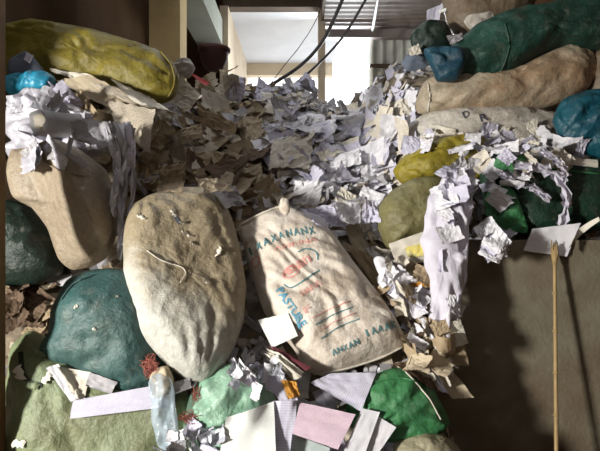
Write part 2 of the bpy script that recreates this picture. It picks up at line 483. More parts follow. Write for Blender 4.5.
def print_text(bagobj, text, p0, p1, hpx, m, name='lettering', shear=0.0, off=0.004):
    """letters printed on a bag: the baseline runs from pixel p0 to p1, hpx tall"""
    cu = bpy.data.curves.new('tmp', 'FONT'); cu.body = text; cu.size = 1.0; cu.offset = .025; cu.resolution_u = 2
    ob = bpy.data.objects.new('tmp', cu); C.objects.link(ob)
    bpy.context.view_layer.update()
    me = bpy.data.meshes.new_from_object(ob.evaluated_get(bpy.context.evaluated_depsgraph_get()))
    bpy.data.objects.remove(ob)
    bm = bmesh.new(); bm.from_mesh(me)
    bmesh.ops.triangulate(bm, faces=list(bm.faces))
    for _ in range(2):
        bmesh.ops.subdivide_edges(bm, edges=[e for e in bm.edges if e.calc_length() > 0.18], cuts=1)
        bmesh.ops.triangulate(bm, faces=list(bm.faces))
    xs = [v.co.x for v in bm.verts]; ys = [v.co.y for v in bm.verts]
    x0, x1, y0, y1 = min(xs), max(xs), min(ys), max(ys)
    dx, dy = p1[0] - p0[0], p1[1] - p0[1]; L = math.hypot(dx, dy)
    nx, ny = dy / L, -dx / L
    bm.verts.ensure_lookup_table()
    vs, ok = [], []
    for v in bm.verts:
        t = (v.co.x - x0) / (x1 - x0); s = (v.co.y - y0) / (y1 - y0) * hpx
        r = on_bag(bagobj, p0[0] + dx * t + nx * s + shear * s * dx / L, p0[1] + dy * t + ny * s + shear * s * dy / L, off)
        vs.append(r[0] if r else None)
    fs = [tuple(v.index for v in f.verts) for f in bm.faces if all(vs[v.index] is not None for v in f.verts)]
    bm.free()
    vs = [v if v is not None else Vector((0, 0, 0)) for v in vs]
    used = sorted({i for f in fs for i in f}); mp = {a: b for b, a in enumerate(used)}
    return link(name, [vs[i] for i in used], [tuple(mp[i] for i in f) for f in fs], m, bagobj, smooth=False)

def print_shape(bagobj, polys, m, name='printed_mark', off=0.004):
    """small filled quads (pixel corners) printed on a bag"""
    vs, fs = [], []
    for q in polys:
        G = 4
        idx = {}
        for i in range(G + 1):
            for j in range(G + 1):
                s, t = i / G, j / G
                x = (1 - s) * ((1 - t) * q[0][0] + t * q[3][0]) + s * ((1 - t) * q[1][0] + t * q[2][0])
                y = (1 - s) * ((1 - t) * q[0][1] + t * q[3][1]) + s * ((1 - t) * q[1][1] + t * q[2][1])
                r = on_bag(bagobj, x, y, off)
                if r: idx[i, j] = len(vs); vs.append(r[0])
        for i in range(G):
            for j in range(G):
                k = [(i, j), (i + 1, j), (i + 1, j + 1), (i, j + 1)]
                if all(a in idx for a in k): fs.append(tuple(idx[a] for a in k))
    return link(name, vs, fs, m, bagobj, smooth=False)

def stroke(bagobj, pts, wpx, m, name='printed_line', off=0.004):
    pp = catmull(pts, max(8, len(pts) * 5), closed=False)
    polys = []
    for a, b in zip(pp, pp[1:]):
        dx, dy = b[0] - a[0], b[1] - a[1]; L = math.hypot(dx, dy) or 1
        nx, ny = -dy / L * wpx / 2, dx / L * wpx / 2
        polys.append([(a[0] - nx, a[1] - ny), (b[0] - nx, b[1] - ny), (b[0] + nx, b[1] + ny), (a[0] + nx, a[1] + ny)])
    vs, fs = [], []
    for q in polys:
        r = [on_bag(bagobj, *c, off) for c in q]
        if all(r):
            k = len(vs); vs += [x[0] for x in r]; fs.append((k, k + 1, k + 2, k + 3))
    return link(name, vs, fs, m, bagobj, smooth=False)

def seam(bagobj, pts, r, m, name='stitched_seam', off=0.006):
    pp = [on_bag(bagobj, *q, off) for q in catmull(pts, len(pts) * 6, closed=False)]
    pp = [x[0] for x in pp if x]
    if len(pp) > 3: return tube(name, pp, r, m, bagobj, 6)

def flap(bagobj, px, py, wpx, hpx, ang, m, name='torn_flap', lift=0.012):
    """a torn, curled lip of sack cloth"""
    c, s_ = math.cos(math.radians(ang)), math.sin(math.radians(ang))
    vs, fs = [], []
    n, k = 7, 4
    for i in range(n):
        for j in range(k):
            a = (i / (n - 1) - .5) * wpx * (1 - .35 * j / (k - 1)); b = (j / (k - 1)) * hpx + 1.2 * math.sin(i * 2.1 + px)
            r = on_bag(bagobj, px + a * c - b * s_, py + a * s_ + b * c, 0.004)
            if not r: return None
            t = j / (k - 1)
            vs.append(r[0] + r[1] * lift * math.sin(t * 2.2) * (1 + .4 * math.sin(i * 1.7)))
    for i in range(n - 1):
        for j in range(k - 1):
            fs.append((i * k + j, i * k + j + 1, (i + 1) * k + j + 1, (i + 1) * k + j))
    return link(name, vs, fs, m, bagobj)

SOFT = (('n', 3, .03, 0, 1), ('c', 6, .022, 20, 2.0), ('t', 5, .012, 50, 1.2), ('f', 14, .008, 0, 1))
HARD = (('n', 3, .035, 0, 1), ('c', 7, .024, 35, 2.5), ('t', 7, .016, 75, 1.5), ('t', 9, .010, -35, 1.5), ('f', 18, .007, 0, 1))

# --- left stack
ys = bag('woven_sack', [(-10, 30), (8, 27), (30, 21), (60, 26), (95, 31), (130, 42), (160, 53), (174, 64), (179, 80), (175, 97), (160, 103), (130, 100), (100, 96), (70, 90), (40, 85), (10, 84), (-10, 80)],
         4.05, M['s_yellow'], 'long olive yellow woven sack lying on top of the left stack', lean=18, T=.21, wr=HARD, seed=3, gathers=((178, 85, 9, .02, .3),))
seam(ys, [(160, 52), (171, 66), (174, 84), (168, 97)], .008, M['s_yellow'], 'gathered_hem')
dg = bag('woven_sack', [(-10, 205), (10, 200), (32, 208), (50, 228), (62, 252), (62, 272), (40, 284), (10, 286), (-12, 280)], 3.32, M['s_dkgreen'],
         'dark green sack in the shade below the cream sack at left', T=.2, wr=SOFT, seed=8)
bs = bag('woven_sack', [(12, 150), (40, 150), (80, 155), (106, 172), (118, 205), (115, 240), (107, 259), (90, 268), (72, 270), (58, 258), (47, 228), (30, 206), (12, 196), (6, 170)],
         3.22, M['s_cream'], 'cream sack with its lower side lit, under the white plastic at left', T=.16, wr=(('n', 3, .02, 0, 1), ('c', 8, .012, 50, 2), ('f', 18, .006, 0, 1)), seed=11,
         ridge=((46, 145), (104, 268), .30, .34, .16), center=(72, 215), yaw=24)
flap(bs, 102, 255, 12, 10, -60, M['s_cream'], 'sack_ear')
tg = bag('woven_sack', [(68, 280), (85, 271), (110, 268), (130, 272), (150, 290), (168, 330), (172, 370), (158, 390), (128, 394), (95, 383), (66, 370), (45, 364), (38, 352), (50, 332), (56, 302)],
         2.80, M['s_teal'], 'teal green woven sack wedged beside the big grubby white sack', T=.21, wr=SOFT, seed=14, lean=8, center=(105, 330))
flap(tg, 117, 296, 5, 1.6, 10, M['torn'], 'lint_fleck', .004); flap(tg, 95, 328, 4, 1.5, 30, M['torn'], 'lint_fleck', .004); flap(tg, 76, 306, 5, 1.5, -30, M['torn'], 'lint_fleck', .004)
lg = bag('woven_sack', [(14, 344), (32, 330), (60, 345), (100, 365), (150, 385), (188, 392), (196, 425), (190, 480), (100, 490), (-10, 490), (0, 440), (6, 395), (11, 362)],
         2.72, M['s_ltgreen'], 'pale green woven sack with a torn mouth at the bottom of the left stack', T=.17, wr=SOFT, seed=18, lean=14, center=(80, 412))
for k, (x, y, w, h, a) in enumerate([(24, 372, 16, 7, 70), (34, 382, 14, 6, 10), (45, 376, 14, 6, -50), (41, 352, 18, 5, 25), (20, 440, 14, 6, 5)]):
    flap(lg, x, y, w, h, a, M['s_ltgreen'] if k % 2 else M['torn'], 'frayed_edge', .012)
stroke(lg, [(21, 352), (23, 370), (30, 382), (42, 385)], 5, M['s_dkgreen'], 'torn_hole')

# --- the two big sacks in the middle
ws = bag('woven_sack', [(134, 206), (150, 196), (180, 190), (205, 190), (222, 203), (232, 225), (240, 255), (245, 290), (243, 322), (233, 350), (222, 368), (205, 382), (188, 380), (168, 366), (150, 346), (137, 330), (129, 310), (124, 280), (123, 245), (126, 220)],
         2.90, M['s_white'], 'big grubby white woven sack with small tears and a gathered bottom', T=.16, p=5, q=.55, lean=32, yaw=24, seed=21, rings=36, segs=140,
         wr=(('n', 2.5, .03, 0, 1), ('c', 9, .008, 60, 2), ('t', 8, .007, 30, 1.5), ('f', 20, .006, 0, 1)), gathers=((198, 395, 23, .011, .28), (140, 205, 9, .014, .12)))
for x, y, w, h, a in [(176, 213, 10, 8, 60), (187, 234, 14, 5, 20), (217, 252, 12, 6, -70), (192, 243, 6, 4, 30), (207, 281, 8, 5, 40), (143, 216, 12, 7, 30), (182, 222, 7, 4, 0)]:
    flap(ws, x, y, w, h * .6, a, M['torn'], 'torn_flap', .012)
stroke(ws, [(173, 213), (177, 220), (180, 224)], 4, M['blackink'], 'torn_hole')
stroke(ws, [(215, 250), (217, 258), (219, 264)], 3, M['s_brown'], 'torn_hole')
seam(ws, [(147, 251), (158, 259), (170, 264), (182, 268), (185, 275), (180, 283)], .0028, M['torn'], 'loose_thread')

ps = bag('printed_sack', [(238, 226), (260, 214), (283, 205), (303, 214), (325, 224), (345, 250), (365, 277), (385, 303), (403, 333), (406, 345), (386, 357), (350, 369), (325, 376), (306, 371), (294, 350), (280, 333), (264, 312), (255, 285), (246, 255)],
         3.08, M['s_print'], 'white fertiliser sack with faded red and teal printing lying on the slope', T=.15, p=4, q=.6, lean=26, seed=25, rings=36, segs=140,
         wr=(('n', 3, .02, 0, 1), ('c', 7, .02, -35, 3), ('t', 9, .012, 45, 1.5), ('t', 13, .006, 80, 1.5), ('f', 22, .006, 0, 1)), ridge=((290, 395), (405, 310), .03, .10, .14), center=(318, 290))
# the teal border row along the top and the one along the bottom: block characters
for k in range(9):
    t = k / 8.5
    x = 252 + 64 * t; y = 252 - 20 * t - 6 * math.sin(math.pi * t)
    print_text(ps, 'IXAXANANX'[k], (x - (2.6 if k else .8), y + 3.2), (x + (3.4 if k else 1.0), y + (1.4 if k else 2.6)), 7.5, M['tealink'], 'border_character')
for k in range(5):
    t = k / 4
    x = 335 + 22 * t; y = 355 - 10 * t
    print_text(ps, 'ANXAN'[k], (x - 2, y + 1), (x + 3, y - 1), 6, M['tealink'], 'border_character')
for k in range(5):
    t = k / 4
    x = 368 + 26 * t; y = 335 - 8 * t
    print_text(ps, 'IAAAK'[k], (x - (2.4 if k else .8), y + 2), (x + (3.2 if k else 1.0), y + (0.4 if k else 1.4)), 7.5, M['tealink'], 'border_character')
print_text(ps, 'PASTURE', (275.5, 291), (301, 328), 8, M['blueink'], 'lettering')
stroke(ps, [(294, 314), (298, 324), (300, 330)], 1.6, M['blueink'])
# red brand panel with white letters, then red letters
def oval(cx, cy, a, b, ang, n=20):
    c, s_ = math.cos(math.radians(ang)), math.sin(math.radians(ang))
    return [(cx + a * math.cos(t) * c - b * math.sin(t) * s_, cy + a * math.cos(t) * s_ + b * math.sin(t) * c) for t in [2 * math.pi * i / n for i in range(n + 1)]]
stroke(ps, oval(291, 272, 8.5, 5.0, -30), 2.0, M['redink'], 'printed_emblem')
print_text(ps, 'el', (286.5, 277), (297, 270.5), 8, M['redink'])
print_text(ps, 'an', (300, 269), (312, 261), 8, M['redink'])
stroke(ps, [(284, 284), (290, 288), (300, 283), (312, 275), (320, 270)], 1.3, M['tealink'])
stroke(ps, [(298, 252), (306, 249), (316, 252), (318, 260)], 1.2, M['tealink'])
stroke(ps, oval(256, 262, 3.5, 5.5, 20), 1.6, M['redink'], 'printed_emblem')
print_text(ps, 'ANNNA', (274, 251), (318, 241), 4.5, M['redink'])
print_text(ps, 'NANA', (303, 297), (322, 284), 6.5, M['redink'])
print_text(ps, 'F', (306, 314), (312, 310), 7, M['redink'])
for k in range(4):
    stroke(ps, [(312 + 3 * k, 318 + 7 * k), (330 + 3 * k, 309 + 6 * k), (350 + 3 * k, 301 + 6 * k)], 1.1, M['tealink'] if k % 2 else M['redink'])
seam(ps, [(241, 226), (260, 215), (282, 207)], .007, M['hem'], 'stitched_hem')
seam(ps, [(314, 373), (345, 368), (380, 357), (402, 346)], .006, M['hem'], 'stitched_hem')
bag('sack_ear', [(279, 209), (281, 198), (288, 199), (290, 211), (285, 216)], 3.08, M['s_print'], T=.015, parent=ps, seed=4, rings=6, segs=24, wr=(('c', 20, .01, 0, 1),))

seam(bs, [(40, 158), (60, 170), (84, 176)], .005, M['s_cream'])
# --- bottom middle
jg = bag('plastic_sack', [(190, 395), (205, 374), (235, 362), (262, 378), (280, 408), (280, 450), (245, 470), (200, 465), (184, 430)], 2.66, M['s_jade'],
         'shiny jade green plastic sack under the loose white papers', T=.15, wr=HARD, seed=31)
gs = bag('woven_sack', [(350, 395), (368, 378), (392, 368), (415, 370), (430, 384), (442, 405), (449, 424), (432, 440), (400, 446), (365, 440), (345, 420)], 2.80, M['s_green'],
         'bright green woven sack below the fertiliser sack', T=.16, wr=HARD, seed=33)
seam(gs, [(405, 372), (418, 386), (432, 404), (440, 420)], .004, M['hem'], 'loose_thread')
bag('woven_sack', [(392, 446), (405, 437), (425, 432), (446, 436), (460, 450), (458, 480), (390, 480)], 2.66, M['s_beige'], 'beige sack cut off at the bottom edge beside the partition', T=.12, wr=SOFT, seed=35)

# --- right stack
bag('woven_sack', [(380, 205), (392, 190), (415, 178), (442, 178), (462, 195), (460, 230), (430, 244), (405, 246), (388, 250), (378, 228)], 3.42, M['s_olive'],
    'dull olive sack below the mustard sack', T=.18, wr=SOFT, seed=41)
ms = bag('woven_sack', [(393, 170), (408, 153), (438, 140), (470, 135), (493, 146), (492, 170), (470, 182), (430, 184), (402, 184)], 3.62, M['s_mustard'],
         'mustard yellow woven sack in front of the cream sacks', T=.16, wr=HARD, seed=43, gathers=((396, 172, 9, .015, .2),))
em = bag('woven_sack', [(480, 170), (498, 152), (530, 156), (570, 160), (620, 160), (628, 220), (595, 232), (560, 238), (530, 238), (500, 228), (485, 207)], 3.48, M['s_emerald'],
         'emerald green sack lying on the partition at right', T=.18, wr=SOFT, seed=47)
stroke(em, [(514, 199), (519, 210), (523, 219)], 3.5, M['tan'], 'woven_patch')
dr = bag('woven_sack', [(405, 130), (424, 114), (460, 108), (500, 108), (540, 110), (572, 122), (570, 158), (500, 160), (450, 152), (415, 146)], 3.86, M['s_pale'],
         'pale sack marked with two dark letters under the tan stained sack', T=.17, wr=SOFT, seed=51)
print_text(dr, 'D', (465, 119), (471, 115.5), 7, M['blackink']); print_text(dr, 'R', (481, 122), (489, 119.5), 7, M['blackink'])
ts = bag('woven_sack', [(416, 100), (424, 82), (445, 76), (480, 78), (515, 70), (545, 56), (570, 46), (592, 49), (598, 66), (590, 86), (565, 102), (530, 111), (480, 113), (440, 114), (418, 113)], 3.88, M['s_tan'],
         'long tan sack with brown stains under the bottle green sack', T=.18, wr=HARD, seed=53, center=(505, 88), gathers=((415, 100, 9, .02, .25),))
bag('woven_sack', [(588, 60), (600, 46), (630, 46), (632, 100), (600, 104), (588, 88)], 3.95, M['s_brown'], 'brown sack at the right edge beside the tan stained sack', T=.15, wr=SOFT, seed=55)
bg = bag('woven_sack', [(430, 66), (448, 50), (475, 26), (510, 12), (550, 4), (625, -14), (635, 40), (592, 50), (562, 46), (535, 58), (500, 78), (470, 82), (445, 80)], 3.90, M['s_bottle'],
         'long bottle green woven sack on top of the right stack', T=.2, wr=HARD, seed=57, center=(530, 40), gathers=((432, 72, 8, .02, .3),))
seam(bg, [(505, 24), (509, 45), (503, 66), (494, 77)], .007, M['s_bottle'])
bag('plastic_sack', [(424, 50), (442, 47), (460, 50), (464, 66), (457, 80), (438, 81), (432, 68)], 3.70, M['s_blue'], 'small petrol blue bag tucked against the bottle green sack', T=.08, p=6, wr=HARD, seed=59, segs=64, rings=14)
bag('plastic_sack', [(553, 120), (562, 100), (582, 92), (620, 90), (626, 158), (592, 156), (565, 144)], 3.55, M['s_tealblue'], 'teal blue plastic sack at the right edge under the tan sack', T=.14, wr=HARD, seed=61)
bag('woven_sack', [(443, -12), (446, 20), (455, 36), (470, 38), (502, 26), (530, 12), (540, -20), (490, -30)], 4.35, M['s_brown'], 'brown hessian sack behind the bottle green sack', T=.2, wr=SOFT, seed=63)
bag('plastic_sack', [(464, 22), (468, 15), (480, 13), (492, 12), (494, 18), (484, 25), (472, 30)], 4.02, M['s_pale'], 'small pale crumpled bag between the brown and bottle green sacks', T=.05, wr=(('c', 12, .03, 20, 2),), seed=65, segs=48, rings=12)

seam(ts, [(428, 84), (430, 97), (428, 111)], .006, M['hem'])
seam(em, [(540, 168), (575, 172), (600, 174)], .005, M['s_green']); seam(ms, [(410, 158), (440, 148), (468, 144)], .005, M['s_mustard'])
seam(tg, [(62, 300), (75, 284), (95, 275)], .004, M['s_teal']); seam(gs, [(372, 384), (395, 378), (415, 382)], .004, M['s_green'])
# ------------------------------------------------------------------ sheets
def sheet_geo(corner, nx, ny, rng, crumple=.02, cscale=7, folds=2, fold_amp=.04, torn=.0, curl=0.0):
    """corner: four 3D corners in order; returns a bent, creased sheet"""
    A, B, Cc, D = [Vector(c) for c in corner]
    n = (B - A).cross(D - A); n.normalize()
    size = ((B - A).length + (D - A).length) / 2
    fl = [(rng.uniform(0, math.pi), rng.uniform(-.3, .3), rng.uniform(-1, 1) * fold_amp) for _ in range(folds)]
    sd = rng.uniform(0, 100)
    verts, uvs, faces = [], [], []
    for j in range(ny + 1):
        for i in range(nx + 1):
            s, t = i / nx, j / ny
            a, b = s - .5, t - .5
            if torn and (i in (0, nx) or j in (0, ny)):
                k = 1 - torn * (0.5 + 0.5 * noise.noise(Vector((s * 7 + sd, t * 7, sd)))) * rng.uniform(.4, 1.3)
                a *= k; b *= k
            s2, t2 = a + .5, b + .5
            q = (A * (1 - s2) + B * s2) * (1 - t2) + (D * (1 - s2) + Cc * s2) * t2
            h = 0
            for th, off, am in fl:
                d = a * math.cos(th) + b * math.sin(th) - off
                h += am * abs(d) * 2 if am > 0 else am * max(0, d) * 2.2
            h *= 1
            v = Vector((a * cscale + sd, b * cscale, sd))
            h = h * size / .3 if size < .3 else h
            h += crumple * (1 - 2 * abs(noise.noise(v))) + crumple * .5 * (1 - 2 * abs(noise.noise(v * 2.1)))
            h += curl * (a * a * 4 - .3) * size
            verts.append(q + n * h); uvs.append((s, t))
    w = nx + 1
    for j in range(ny):
        for i in range(nx):
            faces.append((j * w + i, j * w + i + 1, (j + 1) * w + i + 1, (j + 1) * w + i))
    return verts, faces, uvs

def sheet(name, quad, Y, m, label=None, cat='paper', group=None, lean=25, yaw=0, crumple=.006, folds=1, fold_amp=.02, torn=.03, curl=0, res=12, parent=None, seed=0, cscale=4, smooth=True):
    cx = sum(a for a, _ in quad) / 4; cy = sum(b for _, b in quad) / 4
    fr = Frame((cx, cy), Y, lean, yaw)
    cor = [fr.pt(*fr.uv(*q)) for q in quad]
    rng = random.Random(seed + int(cx * 7 + cy))
    v, f, u = sheet_geo(cor[::-1], res, res, rng, crumple, cscale, folds, fold_amp, torn, curl)
    # let the sheet sink until it touches what lies behind it, and give way where something pushes into it
    w_ = [fr.C + x for x in v]
    ds = [(x - EYE).length for x in w_]
    hs = []
    for x in w_:
        dd = (x - EYE).normalized(); best = None
        for t in SURF:
            h_ = t.ray_cast(EYE, dd, 12)
            if h_[0] is not None and (best is None or h_[3] < best): best = h_[3]
        hs.append(best)
    gaps = [h_ - d_ for h_, d_ in zip(hs, ds) if h_ is not None]
    g = min(gaps) if gaps else 0
    if .015 < g < .6: ds = [d_ + g - .01 for d_ in ds]
    push = [max(0, d_ - (h_ - .012)) if h_ is not None and d_ - h_ < .6 else 0 for h_, d_ in zip(hs, ds)]
    W_ = res + 1
    for _ in range(2):
        bl = list(push)
        for j in range(W_):
            for i in range(W_):
                nb = [push[jj * W_ + ii] for ii in (i - 1, i, i + 1) for jj in (j - 1, j, j + 1) if 0 <= ii < W_ and 0 <= jj < W_]
                bl[j * W_ + i] = max(push[j * W_ + i], sum(nb) / len(nb))
        push = bl
    v = [EYE + (x - EYE).normalized() * (d_ - p_) - fr.C for x, d_, p_ in zip(w_, ds, push)]
    loc = fr.C if parent is None else fr.C - parent.location
    o = link(name, v, f, m, parent, loc, smooth, u)
    if label: tag(o, label, cat, group)
    reg(v, f, fr.C)
    return o

def crumple_bag(name, outline, Y, m, label, cat='paper', amp=.035, sc=9, T=.05, **k):
    d = dict(lean=15, T=T, wr=(('t', sc * .5, amp, 20, 1.5), ('t', sc * .8, amp * .8, -40, 1.5), ('t', sc * 1.3, amp * .5, 80, 1.2), ('r', sc * 1.2, amp * .5, 40, 1.5)), rim=.2, smooth=True, rings=30, segs=110, p=3, q=.6)
    d.update(k)
    return bag(name, outline, Y, m, label, cat, **d)

# --- left: box, turquoise bag, white film, roll
b1 = bag('cardboard_box', [(8, 76), (10, 60), (27, 52), (36, 60), (45, 73), (30, 78)], 3.75, M['bluegrey'], 'blue grey crushed box beside the turquoise bag at left', 'box', T=.06, p=7, q=.7, seed=70, segs=60, rings=12, rim=.0, wr=(('c', 4, .02, 0, 1),))
sheet('box_flap', [(27, 53), (34, 56), (30, 64), (24, 60)], 3.66, M['lilac'], parent=b1, torn=.02)
bag('plastic_bag', [(4, 84), (18, 74), (34, 73), (50, 74), (56, 80), (50, 91), (30, 94), (10, 95)], 3.66, M['turq'], 'turquoise plastic bag between the box and the white film at left', 'bag', T=.07, wr=(('r', 7, .03, 70, 2), ('f', 18, .012, 0, 1)), seed=71, segs=80, rings=18)
crumple_bag('plastic_sheeting', [(6, 108), (20, 92), (45, 90), (68, 96), (84, 112), (98, 130), (114, 142), (112, 154), (92, 158), (72, 168), (46, 176), (24, 174), (10, 158)], 3.42, M['film'],
            'heap of crumpled white plastic film above the cream sack at left', 'plastic sheeting', amp=.045, sc=8, T=.12, seed=72, segs=150, rings=44)
rt = tag(bpy.data.objects.new('paper_roll', None), 'short loose roll of grey paper lying in the white film', 'paper roll'); C.objects.link(rt)
rt.location = P(58, 124, 3.22)
def roll(parent, r, L, ax, m, name):
    ax = Vector(ax).normalized(); e1 = ax.cross(Vector((0, 0, 1))).normalized(); e2 = ax.cross(e1)
    vs, fs = [], []
    n = 54
    for i in range(n):
        t = i / n * 2 * math.pi * 2.4; rr = r * (1 - .28 * i / n) * (1 + .16 * noise.noise(Vector((math.cos(t) * 1.5, math.sin(t) * 1.5, r * 50))))
        for k in range(5):
            vs.append(e1 * rr * math.cos(t) + e2 * rr * math.sin(t) + ax * ((k / 4 - .5) * L + .03 * noise.noise(Vector((t, k * .3, 5)))) + e1 * .014 * math.sin(k * 2 + t))
    for i in range(n - 1):
        for k in range(4): fs.append((i * 5 + k, i * 5 + k + 1, i * 5 + 6 + k, i * 5 + 5 + k))
    return link(name, vs, fs, m, parent)
roll(rt, .085, .24, (-.62, -.78, -.05), M['grey'], 'rolled_sheet')
roll(rt, .050, .22, (-.62, -.78, -.05), M['offwhite'], 'inner_sheet')

# --- the hanging cascade of shredded paper left of the big white sack
for k in range(16):
    rng = random.Random(500 + k)
    x0 = rng.uniform(104, 138); x1 = rng.uniform(112, 132)
    pts = [(x0, rng.uniform(118, 135)), (x0 * .5 + x1 * .5 + rng.uniform(0, 10), rng.uniform(145, 165)), (x1 + rng.uniform(-4, 6), rng.uniform(185, 205)), (x1 - 3 + rng.uniform(-6, 3), rng.uniform(215, 262))]
    cc = catmull(pts, 16, closed=False)
    vs, fs = [], []
    o0 = None
    for i, (x, y) in enumerate(cc):
        Y = 3.20 - .2 * i / 15 + .04 * math.sin(i * 1.3 + k)
        w = rng.uniform(2.2, 5.5) * (1 - .4 * i / 15)
        a = i * .55 + k
        for s in (-1, 0, 1):
            p_ = P(x + s * w * math.cos(a * .4) , y, Y + (.02 * s * math.sin(a)) - (.012 if s == 0 else 0))
            if o0 is None: o0 = p_.copy()
            vs.append(p_ - o0)
    for i in range(15):
        for s in (0, 1): fs.append((i * 3 + s, i * 3 + s + 1, i * 3 + 4 + s, i * 3 + 3 + s))
    o = link('paper_strip', vs, fs, M[rng.choice(['white', 'lilac', 'grey', 'film'])], None, o0)
    tag(o, 'twisted white paper strip in the bunch hanging left of the big white sack', 'paper strip', 'paper strips hanging beside the big white sack')

# --- white sheets right above the fertiliser sack
sheet('kraft_paper', [(342, 222), (358, 220), (376, 262), (352, 250)], 3.30, M['tan'], 'tan paper tongue hanging right of the fertiliser sack top', 'kraft paper', lean=20, crumple=.02, folds=2, fold_amp=.06, torn=.06)
sheet('kraft_paper', [(344, 246), (372, 258), (398, 300), (376, 290)], 3.22, M['kraft'], 'long brown kraft paper along the right side of the fertiliser sack', 'kraft paper', lean=25, crumple=.02, folds=2, fold_amp=.05, torn=.05)
crumple_bag('paper_sheet', [(374, 262), (384, 258), (398, 272), (412, 290), (418, 306), (410, 318), (396, 308), (384, 288)], 3.08, M['white'], 'rolled white paper bundle right of the fertiliser sack', amp=.018, sc=9, T=.05, seed=80, segs=70, rings=18)
sheet('kraft_paper', [(394, 268), (428, 280), (440, 318), (408, 312)], 3.12, M['tan'], 'tan carton behind the long white paper cascade', 'kraft paper', lean=10, crumple=.015, folds=2, fold_amp=.05, torn=.05)
sheet('paper_scrap', [(412, 281), (440, 283), (440, 287), (412, 286)], 3.02, M['orange'], 'orange paper strip across the tan carton', 'paper', lean=5)
yc = sheet('paper_sheet', [(388, 244), (422, 232), (430, 262), (396, 266)], 3.16, M['offwhite'], 'cream sheet with a yellow patch below the dull olive sack', 'paper', lean=12, crumple=.01)
sheet('yellow_patch', [(404, 248), (422, 243), (424, 256), (408, 258)], 3.145, M['yellowpaper'], parent=yc, lean=12, torn=.1)

# --- the white cascade over the partition's end
crumple_bag('paper_sheet', [(432, 186), (446, 176), (462, 172), (472, 190), (470, 220), (468, 250), (466, 280), (460, 312), (452, 340), (440, 352), (428, 335), (432, 300), (426, 270), (422, 240), (426, 210)], 3.04, M['plain'],
            'long crumpled white paper cascading down in front of the partition end', amp=.026, sc=9, T=.07, seed=83, segs=160, rings=44, center=(447, 250),
            wr=(('t', 6, .026, -8, 1.2), ('t', 12, .010, 6, 1.0), ('t', 4, .010, 70, 1.5)))
pb = tag(bpy.data.objects.new('paper_bundle', None), 'bundle of crumpled printed white pages against the partition top', 'paper bundle'); C.objects.link(pb)
pb.location = P(492, 246, 3.1)
prg = random.Random(77)
for k in range(11):
    cx_, cy_ = prg.uniform(482, 502), prg.uniform(226, 258); aa = prg.uniform(-.9, .9); hw, hh = prg.uniform(9, 14), prg.uniform(7, 11)
    qd = [(cx_ + hw * sx * math.cos(aa) - hh * sy * math.sin(aa), cy_ + hw * sx * math.sin(aa) + hh * sy * math.cos(aa)) for sx, sy in ((-1, -1), (1, -1), (1, 1), (-1, 1))]
    sheet('page', qd, 3.0, M[prg.choice(['white', 'lilac', 'white'])], parent=pb, lean=prg.uniform(0, 30), yaw=prg.uniform(-25, 25), crumple=.012, folds=5, fold_amp=.10, torn=.12, seed=k, smooth=False)
# two brighter green bags peeping out
bag('plastic_bag', [(484, 200), (492, 187), (511, 188), (520, 204), (528, 232), (506, 230), (487, 216)], 3.30, M['s_green'], 'bright green bag beside the paper bundle on the partition', 'bag', T=.05, wr=HARD, seed=130, segs=64, rings=14)
bag('plastic_bag', [(494, 166), (500, 152), (518, 150), (526, 160), (512, 172)], 3.32, M['s_green'], 'bright green bag corner under the torn white papers at right', 'bag', T=.05, wr=HARD, seed=131, segs=48, rings=12)
# tattered pale strips in front of the emerald sack
ST = [
 ([(515, 165), (540, 168), (556, 176), (566, 192), (566, 212), (560, 226)], 9, 'tattered pale strip hanging in front of the emerald sack'),
 ([(500, 172), (515, 184), (530, 186), (544, 196), (550, 200)], 7, 'short tattered pale strip lying over the emerald sack'),
 ([(540, 150), (556, 160), (566, 172), (562, 182)], 7, 'short pale strip dangling under the teal blue sack'),
]
for k, (pts, w, l) in enumerate(ST):
    cc = catmull(pts, 22, closed=False)
    vs, fs = [], []; o0 = P(*cc[0], 3.26)
    for i, (x, y) in enumerate(cc):
        ww = w * (.85 + 1.1 * noise.noise(Vector((i * .8, k, 1))))
        dx = cc[min(i + 1, 21)][0] - cc[max(i - 1, 0)][0]; dy = cc[min(i + 1, 21)][1] - cc[max(i - 1, 0)][1]; L = math.hypot(dx, dy)
        for s in range(5):
            e = (s - 2) / 2 * ww * .6
            jt = 1.6 * noise.noise(Vector((i * 1.3, s * 2.1, k)))
            vs.append(P(x - dy / L * e + jt, y + dx / L * e + jt, 3.26 - .02 * i / 21 + .022 * math.sin(s * 2.4 + i * .9)) - o0)
    for i in range(21):
        for s in range(4): fs.append((i * 5 + s, i * 5 + s + 1, i * 5 + 6 + s, i * 5 + 5 + s))
    tag(link('paper_strip', vs, fs, M['plain'], None, o0, False), l, 'paper strip')
sheet('cardboard_piece', [(556, 156), (598, 160), (598, 168), (556, 164)], 3.30, M['offwhite'], 'pale flat strip of board above the emerald sack at right', 'cardboard', lean=40, crumple=.004)
sheet('paper_sheet', [(531, 229), (580, 223), (566, 257), (522, 251)], 3.14, M['white'], 'white sheet hanging over the partition top behind the bamboo stick', 'paper', lean=8, crumple=.006, folds=2, fold_amp=.02)
sheet('paper_sheet', [(572, 234), (594, 218), (595, 222), (562, 255)], 3.15, M['offwhite'], 'curled pale paper edge right of the bamboo stick top', 'paper', lean=8, curl=.3)

